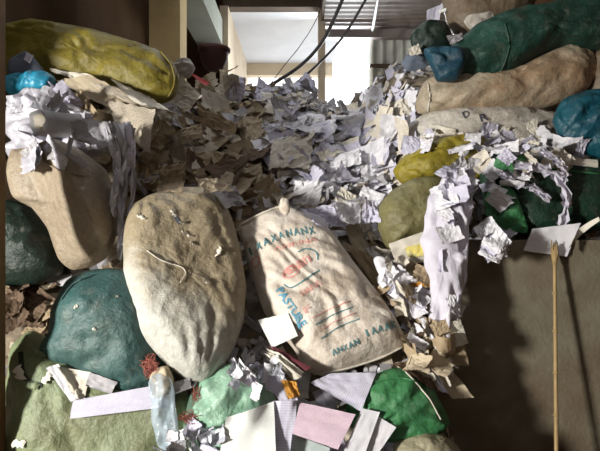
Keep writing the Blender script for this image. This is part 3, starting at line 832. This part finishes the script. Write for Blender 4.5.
# --- kraft on the right flank, above the bright green sack
KF = [
 ([(414, 312), (440, 322), (450, 352), (420, 350)], 2.98, 'kraft', 'brown carton piece below the rolled white bundle', 15),
 ([(430, 334), (462, 340), (468, 366), (444, 366)], 2.96, 'kraft', 'brown carton corner jutting out against the dark partition', 10),
 ([(420, 356), (448, 364), (474, 398), (452, 400)], 2.90, 'tan', 'tan carton point reaching out over the dark partition shade', 20),
 ([(398, 328), (420, 336), (426, 362), (402, 352)], 2.98, 'tan', 'tan crumpled kraft right of the fertiliser sack bottom', 20),
 ([(442, 316), (456, 302), (466, 306), (458, 322)], 2.99, 'white', 'white paper tip poking out at the cascade end', 10),
 ([(418, 318), (424, 316), (434, 338), (430, 340)], 2.93, 'white', 'narrow white folded strip over the brown carton', 5),
 ([(418, 354), (430, 360), (448, 394), (440, 392)], 2.84, 'lilac', 'long white narrow sheet pointing down over the bright green sack', 20),
 ([(408, 342), (420, 356), (426, 378), (414, 370)], 2.86, 'white', 'folded white paper above the bright green sack', 20),
 ([(392, 364), (416, 358), (440, 394), (420, 384)], 2.86, 'darkcard', 'dark card lying on top of the bright green sack', 35),
]
for k, (q, y, m, l, le) in enumerate(KF):
    sheet('paper_sheet' if m in ('white', 'lilac') else 'cardboard_piece', q, y, M[m], l, 'paper' if m in ('white', 'lilac') else 'cardboard', lean=le, crumple=.012, folds=2, fold_amp=.05, torn=.08, seed=40 + k)

# --- bottom: clean documents
DOC = [
 ('document', [(310, 384), (332, 373), (376, 374), (361, 412)], 2.62, 'lilac', 'creased pale sheet just under the fertiliser sack', 40, .012),
 ('document', [(256, 372), (280, 368), (298, 400), (282, 404)], 2.62, 'lilac', 'lilac grey folded strip above the brightest document', 35, .006),
 ('folder', [(274, 401), (297, 401), (292, 470), (270, 470)], 2.56, 'lilac', 'lilac grey folder beside the brightest document', 30, .004),
 ('document', [(300, 402), (356, 414), (338, 450), (292, 434)], 2.54, 'pink', 'pink printed form among the white documents', 38, .004),
 ('document', [(292, 434), (330, 448), (326, 475), (288, 472)], 2.55, 'mint', 'grey green sheet under the pink printed form', 35, .004),
 ('document', [(374, 414), (396, 428), (372, 462), (350, 456)], 2.56, 'white', 'outermost white sheet of the fan right of the pink form', 35, .004),
 ('document', [(362, 408), (380, 412), (362, 462), (340, 460)], 2.54, 'white', 'inner white sheet of the fan right of the pink form', 35, .004),
 ('document', [(226, 418), (274, 402), (277, 475), (216, 480)], 2.50, 'bright', 'brightest clean white document at the bottom edge', 42, .003),
]
for k, (n, q, y, m, l, le, cr) in enumerate(DOC):
    sheet(n, q, y, M[m], l, 'folder' if n == 'folder' else 'document', lean=le, crumple=cr, folds=1, fold_amp=.012, torn=.012, seed=60 + k)
sheet('paper_sheet', [(258, 320), (288, 313), (298, 336), (272, 348)], 2.84, M['bright'], 'small clean white card on the left edge of the fertiliser sack', 'paper', lean=25, crumple=.003, torn=.01)
sheet('paper_scrap', [(281, 380), (296, 382), (300, 396), (288, 400)], 2.66, M['orange'], 'orange brown scrap between the pale documents', 'paper', lean=30, crumple=.012)
bk = sheet('booklet', [(268, 346), (282, 350), (312, 368), (300, 374)], 2.72, M['maroon'], 'maroon booklet slipping out under the fertiliser sack', 'booklet', lean=35, crumple=.004, torn=.01)
for k in range(3):
    sheet('page', [(266 - k, 349 + 2 * k), (280 - k, 354 + 2 * k), (304 - k, 373 + 2 * k), (296 - k, 377 + 2 * k)], 2.73 + .01 * k, M['offwhite'], parent=bk, lean=35, crumple=.004, torn=.02, seed=k)
# under the teal sack
sheet('paper_sheet', [(46, 368), (60, 364), (82, 398), (72, 402)], 2.62, M['white'], 'white folded paper poking out at the left under the teal sack', 'paper', lean=20, crumple=.01, folds=2, fold_amp=.05)
sheet('paper_sheet', [(56, 366), (92, 372), (84, 404), (72, 392)], 2.64, M['offwhite'], 'cream folded paper under the teal sack, left of the printed scrap', 'paper', lean=15, crumple=.01, folds=2, fold_amp=.05)
sheet('paper_sheet', [(90, 372), (118, 382), (112, 394), (86, 386)], 2.63, M['grey'], 'printed grey scrap squeezed under the teal sack', 'paper', lean=15, crumple=.01, folds=2, fold_amp=.04)
sheet('cardboard_piece', [(72, 400), (150, 386), (160, 408), (70, 419)], 2.57, M['lilac'], 'lilac grey flat card lying on the pale green sack', 'cardboard', lean=30, crumple=.004, folds=1, fold_amp=.015, torn=.015)
sheet('cardboard_piece', [(150, 388), (190, 378), (192, 388), (156, 402)], 2.60, M['grey'], 'grey card tongue below the big white sack', 'cardboard', lean=30, crumple=.006)

# --- threads and clear film hanging below the big white sack
def tangle(name, cx, cy, Y, rx, ry, n, m, label, seed, r=.0016, hang=0.0):
    rng = random.Random(seed)
    o0 = P(cx, cy, Y); V, Fc = [], []
    for k in range(n):
        pts = []
        a = rng.uniform(0, 6.28)
        for i in range(7):
            a += rng.uniform(.4, 3.0)
            q = rng.uniform(.05, 1.15)
            pts.append(tuple(P(cx + rx * q * math.cos(a), cy + ry * q * math.sin(a) + hang * i, Y + rng.uniform(-.05, .03)) - o0))
        v, f = tube_geo(catmull(pts, 40, closed=False), r, 4)
        b = len(V); V += v; Fc += [tuple(i + b for i in q) for q in f]
    return tag(link(name, V, Fc, m, None, o0), label, 'thread')
tangle('thread_tangle', 150, 366, 2.62, 10, 13, 16, M['redthread'], 'tangle of red brown thread below the teal sack', 1)
tangle('thread_tangle', 196, 398, 2.62, 5, 14, 8, M['redthread'], 'red thread hanging from the bottom of the big white sack', 2)
tangle('thread_tangle', 190, 418, 2.56, 12, 7, 8, M['redthread'], 'loose red threads above the white shreds', 3)
crumple_bag('plastic_bag', [(150, 382), (160, 372), (172, 378), (176, 400), (178, 430), (172, 452), (158, 448), (152, 420)], 2.52, M['clear'], 'clear bluish plastic bag hanging over the pale green sack', 'bag', amp=.02, sc=12, T=.03, seed=110, segs=70, rings=18)
bag('crumpled_paper', [(150, 378), (156, 368), (168, 366), (174, 380), (170, 396), (156, 398)], 2.60, M['tan'], 'brown paper wad at the top of the clear bag', 'paper', T=.04, wr=(('r', 12, .02, 0, 1),), seed=112, segs=50, rings=12)

# --- small things near the crest
bw = tag(bpy.data.objects.new('clay_bowl', None), 'dark brown bowl standing on the crest below the grey beam', 'bowl'); C.objects.link(bw)
bw.location = P(214, 70, 5.3)
def lathe(profile, n=28):
    vs, fs = [], []
    for r, z in profile:
        for j in range(n): vs.append(Vector((r * math.cos(2 * math.pi * j / n), r * math.sin(2 * math.pi * j / n), z)))
    for i in range(len(profile) - 1):
        for j in range(n): fs.append((i * n + j, i * n + (j + 1) % n, (i + 1) * n + (j + 1) % n, (i + 1) * n + j))
    return vs, fs
v, f = lathe([(0.001, 0), (.08, 0), (.10, .03), (.135, .10), (.15, .19), (.138, .19), (.12, .10), (.08, .04), (.001, .03)]); link('body', v, f, M['bowl'], bw)
v, f = lathe([(.148, .185), (.166, .19), (.168, .215), (.15, .222), (.138, .215), (.138, .19)]); link('rim', v, f, M['bowl'], bw)
bag('plastic_bag', [(172, 68), (178, 60), (190, 60), (195, 68), (190, 77), (178, 78)], 5.1, M['s_pale'], 'pale crumpled bag beside the cream column', 'bag', T=.09, wr=HARD, seed=120, segs=50, rings=12)
sheet('plastic_strip', [(191, 75), (195, 75), (210, 84), (206, 87)], 4.75, M['red'], 'bright red plastic strip on the crest near the yellow sack', 'plastic', lean=40, crumple=.005)
crumple_bag('crumpled_cloth', [(222, 82), (232, 74), (246, 78), (244, 92), (240, 102), (228, 100)], 4.9, M['lilac'], 'bluish white rag on the crest right of the bowl', 'rag', amp=.03, sc=9, T=.08, seed=122, segs=60, rings=14)
bag('crumpled_cloth', [(176, 98), (184, 92), (194, 94), (197, 104), (188, 110), (178, 108)], 4.25, M['maroon'], 'dark maroon rag at the right end of the yellow sack', 'rag', T=.08, wr=HARD, seed=124, segs=50, rings=12)
# right crest
sheet('paper_sheet', [(426, 12), (442, 4), (436, 34), (424, 40)], 3.86, M['lilac'], 'pale lilac paper standing between the roof and the petrol blue bag', 'paper', lean=5, crumple=.012, folds=2, fold_amp=.06)
sheet('paper_sheet', [(437, 11), (446, 9), (446, 12), (439, 14)], 3.80, M['bright'], 'tiny bright white paper tip above the petrol blue bag', 'paper', lean=30)
sheet('paper_sheet', [(408, 50), (418, 44), (422, 54), (410, 57)], 3.96, M['offwhite'], 'small pale scrap on the dark bag right of the corrugated wall', 'paper', lean=20, crumple=.01)
bag('plastic_bag', [(402, 62), (408, 54), (424, 53), (428, 66), (416, 70), (406, 71)], 4.05, M['bluegrey'], 'dark blue grey bag sticking out left of the petrol blue bag', 'bag', T=.05, wr=SOFT, seed=126, segs=50, rings=12)
bag('plastic_bag', [(410, 36), (422, 24), (446, 22), (452, 46), (430, 54), (414, 50)], 4.1, M['s_dkgreen'], 'dark green bag behind the pale lilac paper', 'bag', T=.08, wr=HARD, seed=127, segs=50, rings=12)
sheet('paper_scrap', [(446, 38), (462, 34), (462, 42), (450, 46)], 3.72, M['grey'], 'grey blue scrap on the shoulder of the bottle green sack', 'paper', lean=40, crumple=.012)

# ------------------------------------------------------------------ bamboo stick and cables
st = tag(bpy.data.objects.new('bamboo_stick', None), 'thin bamboo stick leaning against the dark partition', 'stick'); C.objects.link(st)
top = P(554.5, 247, 3.15); bot = P(556.5, 466, 2.94); bot = top + (bot - top) * (top.z / (top.z - bot.z))
st.location = bot
ptsl = [(top - bot) * (i / 30) for i in range(31)]
tube('cane', ptsl, .0125, M['bamboo'], st, 10, .8)
for t in (.12, .3, .47, .64, .8):
    q = (top - bot) * t; d = (top - bot).normalized()
    tube('node_ring', [q - d * .008, q, q + d * .008], [.0135, .0165, .0135], M['bamboo'], st, 10)
q = top - bot; d = q.normalized()
tube('frayed_head', [q - d * .11, q - d * .07, q - d * .02, q + d * .01], [.0125, .017, .017, .010], M['bamboo'], st, 9)
for k in range(5):
    w_ = Vector((math.cos(k * 1.3) * .02, math.sin(k * 1.3) * .02, 0))
    tube('splinter', [q - d * .09 + w_ * .5, q - d * .03 + w_ * .9, q + d * (.02 + .01 * (k % 3)) + w_ * .7], .004, M['bamboo'], st, 5)
for k, (pts, r, l) in enumerate([
  ([(349, -19), (338, 10), (322, 42), (300, 66), (266, 88)], .026, 'thick dark cable sagging from the roof to the crest'),
  ([(376, -19), (362, 6), (342, 38), (314, 68), (284, 92)], .018, 'thinner dark cable nearest to the bright opening'),
  ([(326, -10), (316, 20), (300, 46), (284, 66), (266, 90)], .006, 'thin wire left of the thick dark cable')]):
    pp = [tuple(P(x, y, 7.4 - .1 * k)) for x, y in pts]
    tag(tube('hanging_cable', catmull(pp, 40, closed=False), r, M['cable']), l, 'cable')
tl = tag(bpy.data.objects.new('ceiling_tube_lamp', None), 'unlit white lamp tube fixed under the roof beside the opening', 'lamp'); C.objects.link(tl)
a_, b_ = Vector((1.22, 8.75, 4.80)), Vector((1.12, 7.0, 4.90)); tl.location = a_
tube('lamp_tube', [Vector((0, 0, 0)), (b_ - a_) * .5, b_ - a_], .02, M['tubelamp'], tl, 10)
for t in (0.0, 1.0):
    c_ = (b_ - a_) * t
    tube('end_cap', [c_ + Vector((0, -.02, 0)), c_ + Vector((0, .02, 0))], .026, M['sheet'], tl, 10)
    tube('bracket', [c_, c_ + Vector((0, 0, .125))], .008, M['sheet'], tl, 6)

# ------------------------------------------------------------------ loose scraps lying all over
def inside(p, poly):
    x, y = p; c = False
    for (x0, y0), (x1, y1) in zip(poly, poly[1:] + poly[:1]):
        if (y0 > y) != (y1 > y) and x < (x1 - x0) * (y - y0) / (y1 - y0) + x0: c = not c
    return c
def spots(poly, n, rng):
    xs = [a for a, _ in poly]; ys_ = [b for _, b in poly]
    out, k = [], 0
    while len(out) < n and k < 20000:
        k += 1
        p = (rng.uniform(min(xs), max(xs)), rng.uniform(min(ys_), max(ys_)))
        if not inside(p, poly): continue
        if any(math.hypot(p[0] - a, (p[1] - b) * 1.3) < 5 for a, b in out[-80:]) and k < 6000: continue
        out.append(p)
    return out
def basis(n, rng, tilt):
    n = (n + Vector((rng.gauss(0, 1), rng.gauss(0, 1), rng.gauss(0, 1))) * tilt).normalized()
    a = n.cross(Vector((rng.gauss(0, 1), rng.gauss(0, 1), rng.gauss(0, 1)))).normalized()
    return n, a, n.cross(a)
STATE = {   # state: (name, size range, aspect, crumple, folds, fold_amp, torn)
 'flat': ('paper_scrap', (.16, .34), .72, .010, 4, .022, .16),
 'crumpled': ('crumpled_paper', (.16, .32), .85, .012, 8, .055, .30),
 'folded': ('paper_scrap', (.16, .32), .6, .010, 4, .06, .14),
 'strip': ('paper_strip', (.20, .42), .2, .014, 4, .06, .25),
}
GEN = {'white': 'white paper', 'film': 'white plastic film', 'lilac': 'lilac white paper', 'offwhite': 'cream paper', 'grey': 'grey paper', 'news': 'newspaper', 'tan': 'tan paper', 'kraft': 'brown kraft paper', 'darkcard': 'dark brown card', 'silver': 'silver wrapper'}
SW = {'flat': 'flat torn', 'crumpled': 'crumpled', 'folded': 'folded', 'strip': 'narrow'}
WHERE = {}
def scatter(key, poly, n, colours, states, where, seed, scale=1.0, tilt=.22, trees=None, lift=(.015, .05)):
    rng = random.Random(seed)
    for p in spots(poly, n, rng):
        h, nn = hit(p[0], p[1], trees)
        if h is None: continue
        if nn.y > -.1: nn = (nn + Vector((0, -.6, .2))).normalized()
        m = rng.choice(colours); s = rng.choice(states)
        name, sz, asp, cr, fo, fa, to = STATE[s]
        L = rng.uniform(*sz) * scale * (1 if h.y < 4.5 else 1.15); W = L * asp * rng.uniform(.8, 1.2)
        nv, a, b = basis(nn, rng, tilt)
        cor = [-a * L / 2 - b * W / 2, a * L / 2 - b * W / 2, a * L / 2 + b * W / 2, -a * L / 2 + b * W / 2]
        v, f, u = sheet_geo(cor, 13, 10 if s != 'strip' else 3, rng, cr * scale, 5 if s == 'crumpled' else 4, fo, fa, to, rng.uniform(-.15, .25))
        if cor[1].copy().cross(cor[2]).dot(nv) < 0: pass
        loc = h + nn * rng.uniform(*lift)
        nm = {'news': 'newspaper_scrap', 'kraft': 'kraft_paper_scrap', 'darkcard': 'card_scrap', 'silver': 'wrapper_scrap'}.get(m, name)
        o = link(nm, v, f, M[m], None, loc, False, u)
        what = GEN[m] + (' scrap' if s != 'strip' else ' strip')
        tag(o, f'{SW[s]} {what} {where}', 'paper', f'{SW[s]} {what}s {where}')
WC = ['white', 'white', 'white', 'lilac', 'lilac', 'offwhite', 'grey']
BC = ['kraft', 'kraft', 'tan', 'tan', 'tan', 'news', 'news', 'offwhite', 'darkcard', 'grey']
FS = ['flat', 'flat', 'crumpled', 'folded', 'strip']
scatter('R1', [(286, 86), (330, 92), (372, 98), (412, 96), (416, 122), (380, 130), (292, 126)], 55, ['lilac', 'white', 'grey', 'offwhite', 'grey'], FS, 'on the crest below the bright opening', 201, 1.0, .12)
scatter('R2', [(268, 126), (412, 122), (404, 150), (386, 190), (382, 204), (340, 206), (296, 184), (266, 160)], 100, WC, FS, 'on the white slope above the fertiliser sack', 202, .9, .18)
scatter('R3', [(150, 110), (196, 84), (250, 86), (262, 126), (256, 150), (268, 196), (236, 210), (205, 190), (150, 192), (140, 155)], 85, BC, FS, 'on the brown slope above the big white sack', 203, 1.0, .18)
scatter('R19', [(244, 84), (290, 86), (300, 120), (270, 132), (256, 120)], 26, ['offwhite', 'tan', 'grey', 'offwhite', 'lilac'], FS, 'on the haze-paled crest below the white canopy', 219, 1.0, .2)  # paler papers chosen here to stand for the haze over the crest
scatter('R4', [(56, 78), (100, 86), (160, 112), (158, 140), (120, 140), (90, 118)], 11, ['news', 'tan', 'grey', 'offwhite', 'kraft', 'darkcard'], FS, 'in front of the yellow sack', 204, .75, .3)
scatter('R5', [(482, 152), (486, 130), (504, 126), (540, 132), (580, 142), (586, 160), (556, 176), (520, 180), (496, 176), (470, 168)], 42, ['white', 'white', 'lilac', 'offwhite', 'offwhite'], ['crumpled', 'crumpled', 'flat', 'folded', 'strip'], 'between the pale lettered sack and the emerald sack', 205, .62, .4)
scatter('R6', [(396, 160), (412, 144), (440, 130), (456, 134), (420, 150)], 12, ['white', 'offwhite', 'lilac'], ['strip', 'flat', 'folded'], 'along the back of the mustard sack', 206, .7)
scatter('R7', [(398, 320), (440, 318), (458, 340), (462, 372), (440, 388), (410, 372)], 24, ['kraft', 'tan', 'white', 'offwhite', 'darkcard', 'tan'], FS, 'on the right flank above the bright green sack', 207, .5, .4)
scatter('R8', [(352, 232), (384, 236), (392, 250), (424, 268), (430, 306), (404, 320), (372, 262)], 26, ['white', 'white', 'lilac', 'offwhite', 'tan', 'kraft'], FS, 'between the fertiliser sack and the white cascade', 208, .5, .4)
scatter('R9', [(236, 352), (262, 340), (276, 354), (282, 376), (262, 392), (240, 396), (230, 380)], 34, ['white', 'white', 'silver', 'lilac', 'white'], ['crumpled', 'strip', 'folded'], 'over the jade green sack', 209, .32, .5, lift=(.005, .03))
scatter('R10', [(166, 436), (184, 422), (208, 424), (218, 440), (214, 452), (168, 452)], 22, ['white', 'lilac', 'silver'], ['crumpled', 'strip'], 'at the bottom between the green sacks', 210, .35, .5, lift=(.005, .03))
scatter('R11', [(8, 282), (50, 282), (56, 300), (48, 326), (30, 332), (10, 330)], 16, ['kraft', 'darkcard', 'darkcard'], ['flat', 'crumpled', 'folded'], 'in the shaded gap above the pale green sack', 211, .6, .4)  # mostly dark card here, its colour deepening the shade of the gap
scatter('R12', [(174, 86), (196, 72), (252, 78), (262, 88), (200, 100)], 22, ['tan', 'offwhite', 'grey', 'kraft', 'offwhite'], FS, 'on the crest around the bowl', 212, .8, .4)
scatter('R13', [(132, 150), (160, 160), (160, 192), (140, 202), (128, 190)], 12, ['kraft', 'darkcard', 'grey', 'tan'], FS, 'behind the top left of the big white sack', 213, .6, .4)
scatter('R14', [(432, 190), (464, 182), (468, 240), (462, 310), (440, 330), (428, 260)], 7, ['white', 'white', 'lilac'], ['flat', 'strip'], 'on the long white cascade', 214, .45, .2, lift=(.005, .02))
scatter('R17', [(430, 184), (446, 166), (470, 160), (494, 168), (520, 174), (516, 194), (488, 206), (478, 224), (466, 214), (446, 200)], 26, ['white', 'white', 'lilac'], ['crumpled', 'crumpled', 'flat', 'folded'], 'at the head of the long white cascade', 217, .62, .35, lift=(.005, .03))
scatter('R18', [(456, 156), (462, 146), (476, 138), (490, 138), (486, 152)], 8, ['lilac', 'white'], ['crumpled', 'strip'], 'over the right end of the mustard sack', 218, .42, .3, lift=(.005, .02))
scatter('R15', [(396, 92), (416, 94), (420, 112), (404, 126), (392, 120)], 10, ['offwhite', 'grey', 'white'], FS, 'at the left end of the tan stained sack', 215, .8, .4)
scatter('R16', [(20, 96), (60, 94), (90, 130), (100, 148), (60, 166), (22, 164)], 20, ['lilac', 'film', 'film', 'grey'], ['crumpled', 'folded', 'strip', 'flat'], 'on the white film heap at left', 216, .72, .15, lift=(.005, .03)) if 'film' in GEN else None

# --- newspapers and flattened cartons over the yellow sack's foot
NEWS = [
 ([(48, 66), (92, 78), (90, 84), (52, 74)], 3.68, 'offwhite', 'pale folded paper strip lying against the foot of the yellow sack'),
 ([(56, 82), (92, 78), (150, 106), (120, 116)], 3.64, 'tan', 'tan flattened paper spread in front of the yellow sack'),
 ([(88, 82), (128, 92), (170, 116), (148, 118)], 3.70, 'news', 'newspaper sheet with a long white edge below the yellow sack'),
 ([(106, 98), (158, 116), (151, 156), (118, 132)], 3.44, 'news', 'brown printed newspaper hanging over the pile left of the kraft paper'),
 ([(78, 116), (108, 122), (116, 148), (92, 150)], 3.30, 'grey', 'folded grey card with white edges at the rim of the white film'),
 ([(64, 88), (84, 96), (104, 124), (88, 120)], 3.52, 'kraft', 'brown folded card wedged behind the grey card'),
 ([(50, 86), (66, 92), (74, 110), (58, 102)], 3.50, 'lilac', 'small white folded leaflet below the turquoise bag'),
 ([(112, 84), (150, 98), (172, 120), (140, 108)], 3.75, 'offwhite', 'pale crumpled leaflet right under the yellow sack'),
]
for q, y, m, l in NEWS:
    sheet('newspaper' if m == 'news' else 'paper_sheet', q, y, M[m], l, 'newspaper' if m == 'news' else 'paper', lean=35, crumple=.012, folds=2, fold_amp=.06, torn=.05)
sheet('paper_sheet', [(76, 118), (80, 116), (93, 150), (88, 151)], 3.25, M['white'], 'narrow white paper edge crossing the rim of the white film', lean=10)

# --- brown kraft sheets on the middle slope
KR = [
 ([(192, 158), (238, 148), (268, 170), (226, 186)], 3.95, 'kraft', 'large brown kraft sheet spread above the two big sacks', 40),
 ([(226, 168), (262, 166), (266, 190), (236, 196)], 3.82, 'tan', 'tan kraft sheet folded over at the foot of the brown slope', 30),
 ([(168, 128), (200, 116), (204, 138), (178, 148)], 4.15, 'kraft', 'brown carton flap standing in the middle of the brown slope', 25),
 ([(198, 112), (240, 128), (236, 140), (200, 128)], 4.35, 'kraft', 'long brown carton strip lying across the brown slope', 30),
 ([(160, 168), (188, 160), (184, 194), (158, 196)], 3.62, 'kraft', 'brown carton piece leaning over the top of the big white sack', 15),
 ([(206, 186), (236, 186), (248, 206), (226, 214)], 3.45, 'grey', 'grey crumpled carton between the two big sacks', 30),
 ([(236, 120), (262, 112), (262, 140), (242, 146)], 4.30, 'tan', 'tan open carton piece on the upper brown slope', 30),
]
for k, (q, y, m, l, le) in enumerate(KR):
    sheet('kraft_paper', q, y, M[m], l, 'kraft paper', lean=le, crumple=.022, folds=5, fold_amp=.06, torn=.14, seed=k, smooth=False)

# --- white sheets lying on top of the white slope
WH = [
 ([(294, 182), (326, 184), (318, 212), (292, 206)], 3.52, 'white', 'white sheet standing upright behind the top of the fertiliser sack', 15),
 ([(296, 208), (336, 206), (350, 228), (318, 232)], 3.42, 'lilac', 'folded lilac white sheet drooping over the fertiliser sack top', 35),
 ([(328, 202), (362, 202), (360, 228), (340, 226)], 3.50, 'white', 'flat white sheet right of the lilac white sheet', 25),
 ([(362, 204), (376, 200), (382, 224), (360, 226)], 3.50, 'lilac', 'plain grey white card left of the dull olive sack', 20),
 ([(276, 172), (316, 168), (310, 178), (276, 184)], 3.72, 'offwhite', 'cream white board lying flat above the upright white sheet', 50),
 ([(272, 138), (316, 136), (310, 170), (268, 172)], 4.05, 'offwhite', 'broad creamy sheet on the white slope beside the kraft paper', 45),
 ([(356, 148), (396, 142), (392, 182), (360, 188)], 3.92, 'white', 'large white torn sheet beside the mustard sack', 40),
 ([(330, 150), (360, 148), (362, 170), (328, 174)], 4.02, 'white', 'curled white sheet in the middle of the white slope', 40),
]
for k, (q, y, m, l, le) in enumerate(WH):
    sheet('paper_sheet', q, y, M[m], l, 'paper', lean=le, crumple=.02, folds=5, fold_amp=.05, torn=.16, seed=k + 20, smooth=False)
# ------------------------------------------------------------------ uncountable litter filling the gaps
def litter(name, n, cols, test, label, seed):
    rng = random.Random(seed); V, Fc, MI, U = [], [], [], []
    while n:
        x = rng.uniform(-2.3, 2.9); y = rng.uniform(2.45, 7.6)
        if not test(x, y): continue
        z = height(x, y)
        if z < .12: continue
        n -= 1
        e = .03
        nn = Vector((-(height(x + e, y) - height(x - e, y)) / (2 * e), -(height(x, y + e) - height(x, y - e)) / (2 * e), 1)).normalized()
        nv, a, b = basis(nn, rng, .25)
        L = rng.uniform(.06, .17); W = L * rng.uniform(.3, .9)
        c = Vector((x, y, z)) + nn * rng.uniform(.015, .05)
        k = len(V); mi = rng.randrange(len(cols))
        f1, f2 = rng.uniform(-.4, .4), rng.uniform(-.4, .4)
        for j in range(3):
            for i in range(3):
                V.append(c + a * (i / 2 - .5) * L * rng.uniform(.8, 1.1) + b * (j / 2 - .5) * W * rng.uniform(.8, 1.1) + nv * (abs(i - 1) * f1 + abs(j - 1) * f2) * L * .5 + nv * rng.uniform(-.008, .008))
                U.append((i / 2, j / 2))
        for j in range(2):
            for i in range(2):
                q = k + j * 3 + i; Fc.append((q, q + 1, q + 4, q + 3)); MI.append(mi)
    return tag(link(name, V, Fc, [M[c] for c in cols], None, (0, 0, 0), False, U, MI), label, 'waste paper', None, 'stuff')
div = lambda y: -.35 + .05 * (y - 4) + .25 * noise.noise(Vector((y * 1.5, 2, 3)))
okr = lambda x, y: not (x > .80 and y < 3.45)
litter('paper_litter', 2600, ['white', 'lilac', 'offwhite', 'grey', 'news'], lambda x, y: x > div(y) + R.uniform(-.25, .25) and okr(x, y), 'small white paper litter filling the slope between the larger sheets', 301)
litter('brown_paper_litter', 2000, ['kraft', 'tan', 'news', 'tan', 'grey'], lambda x, y: x < div(y) + R.uniform(-.25, .25), 'small brown paper litter filling the left slope between the larger sheets', 302)

# ------------------------------------------------------------------ camera, daylight
cam = bpy.data.cameras.new('camera'); cam.sensor_fit = 'HORIZONTAL'; cam.sensor_width = 36; cam.lens = F / 600 * 36
co = bpy.data.objects.new('camera', cam); C.objects.link(co)
co.location = EYE; co.rotation_euler = (math.radians(90), 0, 0)
bpy.context.scene.camera = co

def area(name, loc, target, sx, sy, power, col):
    l = bpy.data.lights.new(name, 'AREA'); l.shape = 'RECTANGLE'; l.size = sx; l.size_y = sy; l.energy = power; l.color = col
    o = bpy.data.objects.new(name, l); C.objects.link(o); o.location = loc
    o.rotation_euler = (Vector(target) - Vector(loc)).to_track_quat('-Z', 'Y').to_euler()
    return o
area('bay_window_daylight', (-4.96, -1.25, 1.6), (0, 3.4, 1.2), .5, .8, 720, (1, .97, .90))  # area lamp in the unseen bay window, placed by the stick's shadow
area('window_daylight', (.85, 9.6, 4.3), (.3, 5, 2.6), .8, 1.2, 150, (.88, .95, 1))

w = bpy.data.worlds.new('sky'); bpy.context.scene.world = w; w.use_nodes = True
bgd = w.node_tree.nodes['Background']
bgd.inputs['Color'].default_value = (.93, .96, 1, 1); bgd.inputs['Strength'].default_value = 2.6

sc = bpy.context.scene
sc.view_settings.view_transform = 'Standard'; sc.view_settings.look = 'None'
sc.view_settings.gamma = 1; sc.view_settings.use_curve_mapping = False
sc.view_settings.exposure = 0.15
sc.cycles.use_denoising = True
sc.cycles.max_bounces = 6
